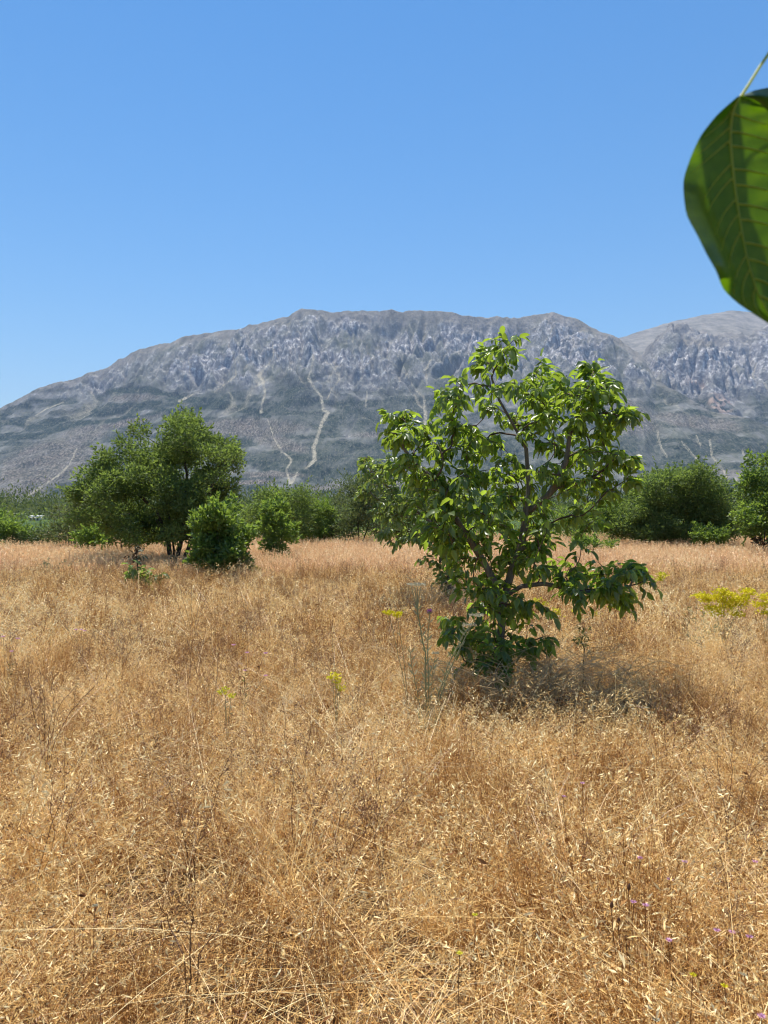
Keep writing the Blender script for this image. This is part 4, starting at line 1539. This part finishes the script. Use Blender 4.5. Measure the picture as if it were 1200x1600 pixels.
yellow_plant('yarrow with bright yellow twin heads beside the thistle', [(607, 958), (621, 960)], 640, 5.5, n=70, w=.018)
yellow_plant('largest yellow flowering clump, at the right side of the meadow', [(1105, 938), (1112, 950), (1122, 932), (1130, 940), (1138, 948), (1150, 938), (1157, 944), (1140, 930), (1120, 958), (1152, 960), (1128, 925), (1163, 935), (1170, 925), (1098, 932)], 1132, 8.6, 'yellow', 120, .042)
yellow_plant('yellow flowering clump cut by the right edge of the photo', [(1192, 934), (1200, 945), (1186, 945), (1205, 930), (1196, 958)], 1196, 8.8, 'yellow', 80, .038)
yellow_plant('single small yellow head standing beyond the lowest walnut branch tip', [(1035, 899), (1031, 905)], 1034, 11, 'yellowgreen', 50, .035)
yellow_plant('small yellow head just left of the largest yellow clump', [(1086, 931)], 1086, 9.4, 'yellowgreen', 30, .022)
yellow_plant('pale yellow blooms seen under the low right walnut branch', [(838, 938), (850, 944), (872, 960), (868, 954), (900, 955), (930, 960), (958, 948)], 880, 9.2, 'yellowgreen', 34, .028)
yellow_plant('low yellow green spurge in the middle of the meadow', [(519, 1060), (527, 1066), (532, 1076), (524, 1056)], 526, 5.2, 'yellow', 44, .018)
yellow_plant('low yellow green spurge beside the dark stalk with lilac flowers', [(348, 1082), (362, 1088), (352, 1078)], 356, 4.9, 'yellowgreen', 34, .016)


def flower_stalk(label, heads, base, Y, leafy_=False, mat='lilac', cat='wildflower', name='lilac_flower', size=.013):
    root, b = plant_root(name, label, cat, base, Y, None)
    mb = MB()
    for i, (x, y) in enumerate(heads):
        h = P(x, y, Y)
        m = b + (h - b) * .55 + [(b[0] - h[0]) * .2, 0, 0]
        stalk(mb, [b, m, h], .0022 if leafy_ else .0013, .001, 4, .3, .002)
    if leafy_:
        top = P(heads[0][0], heads[0][1], Y)
        q = np.linspace(.1, .75, 26)[:, None]
        ps = b + (top - b) * q
        mb2 = MB()
        mb2.flakes(ps, rdir(26, .2, 1), .045, .010, tints(26))
        link('leaves', mb2.mesh('leaves', False, b), M['olive'], root)
    link('stem', mb.mesh('stem', False, b), M['weed'], root)
    for (x, y) in heads:
        h = P(x, y, Y)
        mb = MB()
        n = 12
        a = np.arange(n) * 2 * np.pi / n
        d = np.stack([np.cos(a), np.sin(a), np.full(n, .35)], 1)
        mb.flakes(np.repeat(h[None], n, 0), d, size, size * .45, tints(n, .6))
        mb.flakes(np.repeat(h[None], 8, 0), rdir(8, .3, 1), size * .5, size * .3, .2)
        link('flower_head', mb.mesh('flower_head', False, b), M[mat], root)


flower_stalk('dark leafy stalk with several lilac flowers left of the meadow middle', [(386, 1020), (365, 1008), (415, 1021), (383, 1048), (415, 1056)], 380, 5.6, True, size=.02)
flower_stalk('leafy stalk with lilac flowers at the left edge of the meadow', [(18, 1018), (5, 995), (28, 998)], 8, 6.0, True, size=.02)
flower_stalk('pair of pale lilac flowers at left, between edge stalk and middle', [(119, 984), (132, 986), (127, 984)], 126, 7.0, size=.02)
for lab, x, y, Y in [('lone lilac flower below and right of the shaded brambles', 910, 1224, 3.9), ('lilac flower low and left of the one under the brambles', 881, 1245, 3.7), ('lilac flower highest of the lower right group', 1000, 1341, 3.0),
                     ('faint lilac flower in the upper middle of the lower right group', 1070, 1347, 3.0), ('round lilac flower near the right edge above the others', 1180, 1347, 3.0), ('lilac flower just above the brightest centre one', 1047, 1375, 2.9),
                     ('lilac flower beside the dark seed heads, left one', 990, 1410, 2.7), ('lilac flower beside the dark seed heads, right one', 1009, 1415, 2.7), ('bright lilac flower lowest in the centre of the lower right group', 1045, 1470, 2.55),
                     ('bright lilac flower, left of three in a row at lower right', 1120, 1454, 2.6), ('lilac flower, middle of three in a row at lower right', 1144, 1457, 2.6), ('lilac flower, right of three in a row at lower right', 1171, 1464, 2.6),
                     ('lilac flower at the very bottom right corner', 1190, 1589, 2.25)]:
    Y = 1.24 * F / (y - CY)
    flower_stalk(lab, [(x, y)], x + random.uniform(-6, 6), Y, size=.0125)
for lab, x, y, Y, mt in [('small yellow flower near the bottom right, upper one', 1083, 1524, 2.4, 'yellow'), ('small yellow flower near the bottom right, lower one', 1132, 1541, 2.4, 'yellow'), ('small dull yellow head low in the middle', 742, 1430, 2.65, 'yellowgreen'),
                         ('white fluffy seed head at lower left', 148, 1416, 2.7, 'cream'), ('cream daisy head on the bottom edge at right', 1025, 1594, 2.25, 'cream'), ('small pale yellow head left of the dull yellow one', 718, 1490, 2.5, 'yellowgreen')]:
    Y = 1.24 * F / (y - CY)
    flower_stalk(lab, [(x, y)], x + random.uniform(-5, 5), Y, mat=mt, name='small_flower', size=.0115)


# --- individual dry weeds that stand out
def dry_weed(label, base, Y, stems, r=.0022, tint=.2, mat='weed', name='dry_weed'):
    root, b = plant_root(name, label, 'dry weed', base, Y)
    for pts in stems:
        mb = MB()
        w = [P(x, y, Y + rng.uniform(-.1, .1)) for x, y in pts]
        w = [b] + w
        q = stalk(mb, w, r, r * .4, 4, tint, .004)
        for j in range(3, len(q) - 1):
            if rng.uniform() < .75:
                l = rng.uniform(.04, .14)
                a = rng.uniform(0, 6.3)
                e = q[j] + [math.cos(a) * l * .7, math.sin(a) * l * .7, l * .7]
                mb.tube(np.stack([q[j], (q[j] + e) / 2 + rng.normal(size=3) * .008, e]), [r * .4, r * .35, r * .25], 3, tint + .15)
                mb.flakes(np.repeat(e[None], 3, 0), rdir(3, -.2, 1), .011, .006, tint + .3)
        link('stem', mb.mesh('stem', False, b), M[mat], root)


dry_weed('tall brown dry weed fanning into several stems at left', 72, 4.25, [[(62, 1150), (48, 1085), (44, 1050)], [(80, 1160), (88, 1110), (120, 1070)], [(84, 1160), (115, 1105), (148, 1072)], [(70, 1150), (68, 1090), (60, 1040)], [(76, 1150), (84, 1090), (80, 1050)]], .0026)
dry_weed('dry weed with crossing thin stems right of the brambles', 1045, 4.2, [[(1020, 1180), (1000, 1120), (985, 1080)], [(1050, 1170), (1060, 1110), (1062, 1060)], [(1060, 1180), (1095, 1120), (1130, 1085)], [(1040, 1170), (1038, 1110), (1025, 1070)]], .0020)
dry_weed('dark upright dry weed at the right above the lilac flowers', 1140, 3.3, [[(1150, 1290), (1165, 1220), (1198, 1180)], [(1140, 1280), (1142, 1200), (1148, 1140)], [(1130, 1290), (1105, 1220), (1090, 1160)], [(1135, 1290), (1125, 1210), (1120, 1150)]], .0019)
dry_weed('dark broken stalk rising from the bottom edge at left', 292, 2.2, [[(298, 1500), (300, 1430), (296, 1400)], [(310, 1490), (352, 1440)], [(290, 1500), (262, 1440), (245, 1400)]], .0024, .05)
dry_weed('long leaning pale stalk across the lower middle', 480, 2.5, [[(520, 1430), (590, 1400), (650, 1370)], [(500, 1420), (540, 1350), (560, 1300)]], .0016, .6, 'palestem')
dry_weed('dry weed between the lilac stalk and the meadow middle', 330, 5.0, [[(335, 1080), (345, 1010), (350, 970)], [(325, 1090), (300, 1030), (292, 1000)], [(332, 1090), (310, 1030), (322, 985)]], .0018)
dry_weed('dull purple brown dry weed patch below the round walnut shrub', 300, 8.5, [[(300, 970), (298, 930), (300, 905)], [(290, 975), (275, 940), (262, 920)], [(310, 970), (322, 935), (330, 915)], [(305, 972), (312, 940), (315, 915)], [(295, 970), (286, 935), (280, 912)]], .0028)


def seed_stalks():
    Y = 2.3
    root, b = plant_root('seed_stalk', 'cluster of slim stalks with dark oval seed heads at lower right', 'dry weed', 982, Y)
    for (x, y) in [(982, 1390), (955, 1418), (966, 1442), (978, 1468)]:
        mb = MB()
        h = P(x, y, Y)
        o = b + [(x - 978) * .0012, rng.uniform(-.03, .03), 0]
        stalk(mb, [o, (o + h) / 2 + [.004, 0, 0], h], .0017, .0013, 4, .25, .001)
        st = link('stem', mb.mesh('stem', False, b), M['weed'], root)
        mb = MB()
        t = np.linspace(0, 1, 6)
        mb.tube(h + np.stack([t * .003, 0 * t, t * .024 - .004], 1), .0008 + .0052 * np.sin(np.pi * t ** .8), 6, .0)
        link('seed_head', mb.mesh('seed_head', True, b), M['weed'], st)


seed_stalks()


# --- tangle of pale dry stems round the foot of the front walnut
def brambles():
    def tangle(label, x0, x1, Y0, Y1, n, hmax, seed, r0=.0022):
        rr = np.random.default_rng(seed)
        cx = (P(x0, CY, (Y0 + Y1) / 2)[0] + P(x1, CY, (Y0 + Y1) / 2)[0]) / 2
        half = (x1 - x0) / 2 / F * (Y0 + Y1) / 2
        b = np.array([cx, (Y0 + Y1) / 2, 0])
        root = empty('dry_bramble', b, label, 'dry bush')
        mb = MB()
        for i in range(n):
            p0 = np.array([cx + rr.normal() * half * .55, rr.uniform(Y0, Y1), 0])
            az = rr.uniform(0, 2 * np.pi)
            L = rr.uniform(.35, .95)
            k = 9
            t = np.linspace(0, 1, k)
            hh = rr.uniform(.4, 1) * hmax
            bend = rr.normal() * .8
            a = az + bend * t
            p = np.stack([np.cumsum(np.cos(a)) * L / k, np.cumsum(np.sin(a)) * L / k * .7, hh * np.sin(t * rr.uniform(1.6, 2.8))], 1)
            p = p0 + p - [p[0][0], p[0][1], p[0][2]]
            p[:, 2] = np.maximum(p[:, 2], .02)
            tt = rr.uniform(.35, 1)
            mb.tube(p, np.linspace(r0, r0 * .45, k), 4, tt)
            for j in range(rr.integers(2, 6)):
                m = rr.integers(2, k - 1)
                a2 = a[m] + rr.choice([-1, 1]) * rr.uniform(.3, 1.2)
                l2 = rr.uniform(.08, .35)
                e = p[m] + np.outer(np.linspace(0, 1, 4), [math.cos(a2) * l2, math.sin(a2) * l2, l2 * rr.uniform(.0, .6)])
                e[2] += rr.normal(size=3) * .01
                mb.tube(e, np.linspace(r0 * .6, r0 * .35, 4), 3, tt)
        link('stems', mb.mesh('stems', False, b), M['palestem'], root, kind='stuff')
    tangle('wide tangle of pale dry bramble stems in the shade at the front walnut foot', 700, 960, 5.45, 6.5, 170, .46, 1, .0034)
    tangle('smaller tangle of dry stems at the foot of the paler rear walnut', 655, 735, 10.6, 11.4, 60, .6, 2, .0048)
    tangle('loose crossing yellowish dry stems in the foreground left of the middle', 80, 330, 3.3, 4.1, 30, .42, 3, .0018)
    tangle('loose reddish dry stems standing right of the middle foreground', 380, 620, 3.6, 4.6, 34, .46, 4, .0018)


brambles()


# --- small plants in the meadow on the left
def sapling():
    Y = 14.0
    root, b = plant_root('walnut_seedling', 'short walnut seedling with withered dark top, left of the dark trunked tree', 'sapling', 218, Y)
    mb = MB()
    stalk(mb, [b, P(216, 900, Y), P(214, 880, Y), P(213, 858, Y)], .012, .006, 5)
    stalk(mb, [b, P(230, 905, Y), P(246, 896, Y)], .008, .004, 5)
    link('stem', mb.mesh('stem', False, b), M['barkdark'], root)
    tips = [P(x, y, Y + d) for x, y, d in [(210, 886, 0), (204, 894, .1), (222, 890, -.1), (232, 902, 0), (246, 900, .1), (214, 902, -.1), (226, 908, 0), (240, 908, .05)]]
    paths = [np.stack([t - [0, 0, .12], t - [0, 0, .05], t]) for t in tips]
    pos, dr, up, ln, rac = compound_leaves(paths, 3, .15, .18, .12)
    m2 = MB()
    merged_leaves(pos, basis(dr, up), ln, rng.integers(0, len(WL), len(pos)), m2)
    link('foliage', m2.mesh('foliage', True, b), M['walnut_far'], root, kind='stuff')
    c = [P(x, y, Y) for x, y in [(207, 876), (214, 872), (219, 877), (210, 866), (216, 862), (220, 868), (213, 857), (205, 870)]]
    paths = [np.stack([t - [0, 0, .06], t - [0, 0, .02], t]) for t in c]
    pos, dr, up, ln, rac = compound_leaves(paths, 2, .09, .08, .05)
    m2 = MB()
    merged_leaves(pos, basis(dr, up), ln, rng.integers(0, len(WL), len(pos)), m2)
    link('withered_leaves', m2.mesh('withered_leaves', True, b), M['deadleaf'], root, kind='stuff')


sapling()
leafy('sage_clump', 'low pale grey green herb clump in the grass at far left', 'herb', 17.5, 82, [(82, 888, 18, 8, 12), (70, 893, 14, 5, 6), (98, 893, 12, 5, 5)], .3, 'sage', .06, .02, 18, .14, r_tip=.003, boost=0)
leafy('sage_clump', 'thin grey green thistle stems under the largest yellow clump', 'herb', 8.2, 1100, [(1102, 990, 12, 22, 9), (1085, 1000, 8, 14, 4)], .1, 'sage', .035, .009, 12, .06, r_tip=.002, boost=0)
leafy('dark_weed', 'dark green upright weed in the grass right of the front walnut foot', 'weed', 6.6, 912, [(912, 1005, 5, 20, 8)], .04, 'darkbush', .03, .009, 16, .045, r_tip=.0018, boost=0)
leafy('dark_weed', 'slender dark weed beside the yellow clump stems', 'weed', 9.0, 1075, [(1075, 965, 3, 18, 6)], .04, 'darkbush', .03, .009, 12, .05, r_tip=.0018, boost=0)
leafy('green_weed', 'dull green tuft of weed in the lower middle of the meadow', 'weed', 3.4, 746, [(746, 1325, 8, 16, 8)], .04, 'sage', .035, .008, 10, .04, r_tip=.0012, boost=0)


# --- the close hanging leaf
def near_branch():
    D = .54
    o0 = np.array([2.3, -.5, 0.])
    root = empty('walnut_branch', o0, 'large dark leaf with pale veins hanging very close at the upper right edge', 'branch')
    m, nt, out = new_mat('close_leaf')
    tc = nt.nodes.new('ShaderNodeTexCoord')
    n = noise_tex(nt, tc.outputs['Object'], 90, 5, .6)
    n2 = noise_tex(nt, tc.outputs['Object'], 400, 3, .6)
    geo = nt.nodes.new('ShaderNodeNewGeometry')
    col = ramp(nt, n, [(.3, (.014, .050, .005)), (.7, (.028, .085, .008))])
    p = nt.nodes.new('ShaderNodeBsdfPrincipled')
    nt.links.new(col, p.inputs['Base Color'])
    p.inputs['Roughness'].default_value = .42
    p.inputs['Specular IOR Level'].default_value = .45
    b_ = nt.nodes.new('ShaderNodeBump')
    b_.inputs['Strength'].default_value = .35
    b_.inputs['Distance'].default_value = .0008
    nt.links.new(mathn(nt, 'MULTIPLY_ADD', n2, .4, n), b_.inputs['Height'])
    nt.links.new(b_.outputs[0], p.inputs['Normal'])
    tr = nt.nodes.new('ShaderNodeBsdfTranslucent')
    nt.links.new(ramp(nt, n, [(.3, (.09, .20, .002)), (.7, (.15, .27, .004))]), tr.inputs['Color'])
    mx = nt.nodes.new('ShaderNodeMixShader')
    mx.inputs[0].default_value = .5
    nt.links.new(p.outputs[0], mx.inputs[1])
    nt.links.new(tr.outputs[0], mx.inputs[2])
    nt.links.new(mx.outputs[0], out.inputs['Surface'])
    mleaf = m
    m, nt, out = new_mat('leaf_vein')
    p = nt.nodes.new('ShaderNodeBsdfPrincipled')
    p.inputs['Base Color'].default_value = (.34, .42, .08, 1)
    p.inputs['Roughness'].default_value = .5
    tr = nt.nodes.new('ShaderNodeBsdfTranslucent')
    tr.inputs['Color'].default_value = (.75, .8, .12, 1)
    mx = nt.nodes.new('ShaderNodeMixShader')
    mx.inputs[0].default_value = .5
    nt.links.new(p.outputs[0], mx.inputs[1])
    nt.links.new(tr.outputs[0], mx.inputs[2])
    nt.links.new(mx.outputs[0], out.inputs['Surface'])
    mvein = m

    def blade(mid, lef, rig, depth, nm='leaf', nr=40, nc=17, veins=True):
        def res(pl):
            pl = np.array(pl, float)
            d = np.concatenate([[0], np.cumsum(np.hypot(*np.diff(pl, axis=0).T))])
            t = np.linspace(0, d[-1], nr)
            # smooth (Catmull-like) by blurring dense samples
            q = np.stack([np.interp(np.linspace(0, d[-1], 200), d, pl[:, k]) for k in range(2)], 1)
            ker = np.hanning(21)
            ker /= ker.sum()
            qp = np.concatenate([2 * q[0] - q[1:11][::-1], q, 2 * q[-1] - q[-11:-1][::-1]])
            q = np.stack([np.convolve(qp[:, k], ker, 'valid') for k in range(2)], 1)
            return np.stack([np.interp(np.linspace(0, 1, nr), np.linspace(0, 1, len(q)), q[:, k]) for k in range(2)], 1)
        Mi, Le, Ri = res(mid), res(lef), res(rig)
        v = np.linspace(-1, 1, nc)
        G = np.zeros((nr, nc, 3))
        for i in range(nr):
            u = i / (nr - 1)
            for j, vv in enumerate(v):
                e = Le[i] if vv < 0 else Ri[i]
                a = abs(vv)
                pxy = Mi[i] + (e - Mi[i]) * a
                dd = depth(u, vv)
                G[i, j] = P(pxy[0], pxy[1], D + dd)
        mb = MB()
        mb.add(G.reshape(-1, 3), quads=grid_faces(nr, nc))
        o = link(nm, mb.mesh(nm, True, o0), mleaf, root)
        if veins:
            def at(u, vv):
                fi, fj = u * (nr - 1), (vv + 1) / 2 * (nc - 1)
                i, j = min(int(fi), nr - 2), min(int(fj), nc - 2)
                a, b = fi - i, fj - j
                return (G[i, j] * (1 - a) * (1 - b) + G[i + 1, j] * a * (1 - b) + G[i, j + 1] * (1 - a) * b + G[i + 1, j + 1] * a * b) + [0, -.0004, 0]
            mb = MB()
            mb.tube(np.array([at(u, 0) for u in np.linspace(.01, .97, 26)]), np.linspace(.0012, .0004, 26), 6)
            link('midrib', mb.mesh('midrib', True, o0), mvein, o)
            for sg in (-1, 1):
                for k in range(11):
                    u0 = .05 + .077 * k + (.02 if sg > 0 else 0) + random.uniform(-.014, .014)
                    pts = [at(min(.985, u0 + (.12 if sg < 0 else .10) * w ** 1.3), sg * w * .86) for w in np.linspace(0.02, 1, 9)]
                    if sg < 0:
                        pts = [at(min(.985, u0 + .13 * w ** 1.2), sg * w * (.86 if k < 3 or k > 7 else .60)) for w in np.linspace(0.02, 1, 9)]
                    mb = MB()
                    mb.tube(np.array(pts), np.linspace(.0009, .00025, 9), 5)
                    link('vein', mb.mesh('vein', True, o0), mvein, o)
        return G

    def dep(u, v):
        a = abs(v)
        z = .010 * a - .018 * a * a * (1 if v < 0 else .6)
        if v < 0:      # lower left margin turns up towards the light
            f = float(sstep(.30, .64, np.float64(u)) - sstep(.66, .80, np.float64(u)))
            z -= .062 * f * float(sstep(.50, .74, np.float64(a)))
            z += .002 * math.sin(u * 17) * a
        z += -.02 * (u - .4) ** 2 + .0015 * math.sin(u * 70) * a
        return z
    mid = [(1156, 150), (1144, 172), (1140, 215), (1144, 260), (1150, 310), (1158, 360), (1168, 410), (1184, 460), (1212, 512)]
    lef = [(1152, 151), (1120, 179), (1094, 212), (1080, 243), (1067, 280), (1068, 305), (1072, 337), (1090, 368), (1103, 396), (1122, 428), (1127, 450), (1152, 474), (1180, 492), (1212, 513)]
    rig = [(1160, 150), (1185, 158), (1215, 190), (1240, 240), (1254, 300), (1258, 350), (1252, 410), (1238, 460), (1212, 513)]
    blade(mid, lef, rig, dep)
    mid2 = [(1160, 150), (1185, 150), (1220, 158), (1260, 175), (1320, 215)]
    lef2 = [(1160, 149), (1178, 141), (1215, 134), (1270, 150), (1320, 215)]
    rig2 = [(1160, 152), (1178, 172), (1205, 205), (1260, 225), (1320, 216)]
    blade(mid2, lef2, rig2, lambda u, v: .03 + .02 * abs(v) + .03 * u, veins=False, nr=20, nc=9)
    mb = MB()
    end = P(1300, -70, .60)
    mb.tube(np.array([P(1157, 152, D), P(1170, 132, D + .004), P(1186, 106, D + .01), P(1205, 78, D + .02), P(1245, 15, D + .04), end]), [.0013, .0011, .0011, .0012, .0014, .002], 7)
    link('petiole', mb.mesh('petiole', True, o0), mvein, root)
    mb = MB()
    mb.tube(np.array([o0 + [0, 0, -.05], o0 + [.03, 0, .7], o0 + [-.02, .05, 1.5], o0 + [0, .05, 2.4], o0 + [.1, 0, 3.2]]), [.12, .10, .09, .07, .05], 10)
    link('trunk', mb.mesh('trunk', True, o0), M['bark'], root)
    mb = MB()
    mb.tube(np.array([o0 + [-.02, .05, 1.5], [1.7, -.2, 1.95], [1.1, .2, 2.25], [.6, .5, 2.25], end, end + [-.16, .12, .10]]), [.035, .025, .016, .009, .004, .002], 7)
    link('branch', mb.mesh('branch', True, o0), M['bark'], root)
    # leaves above the frame, on the same branch, that throw shade on the close leaf
    cc = P(1130, 330, D)
    sd = np.array(sdir)
    spots = [(P(1122, 250, D) + sd * .34, (.12, .9, .1), .15, .62), (P(1200, 470, D) + sd * .36, (.5, .8, .0), .07, .35), (P(1290, 300, D) + sd * .36, (.3, .9, -.2), .14, .9)]
    for k, (c, d, l, wf) in enumerate(spots):
        d = np.array(d, float)
        B = basis(d[None])[0]
        org = c - B[:, 0] * l * .5
        o = bpy.data.objects.new('leaf', LEAF_MESH[k])
        COL.objects.link(o)
        o.parent = root
        org = org - o0
        B = B * np.array([1, wf, 1])[None, :]
        o.matrix_local = Matrix([[*(B[0] * l), org[0]], [*(B[1] * l), org[1]], [*(B[2] * l), org[2]], [0, 0, 0, 1]])
        mb = MB()
        a_ = org + o0
        mb.tube(np.stack([a_, (a_ + end) / 2 + [0, 0, .04], end + [-.08, .06, .05]]), [.001, .0012, .0015], 5)
        link('petiole', mb.mesh('petiole', True, o0), M['palestem'], root)


near_branch()
print('tris', sum(sum(len(p.vertices) - 2 for p in o.data.polygons) for o in scene.objects if o.type == 'MESH' and len(o.data.polygons) < 200000))
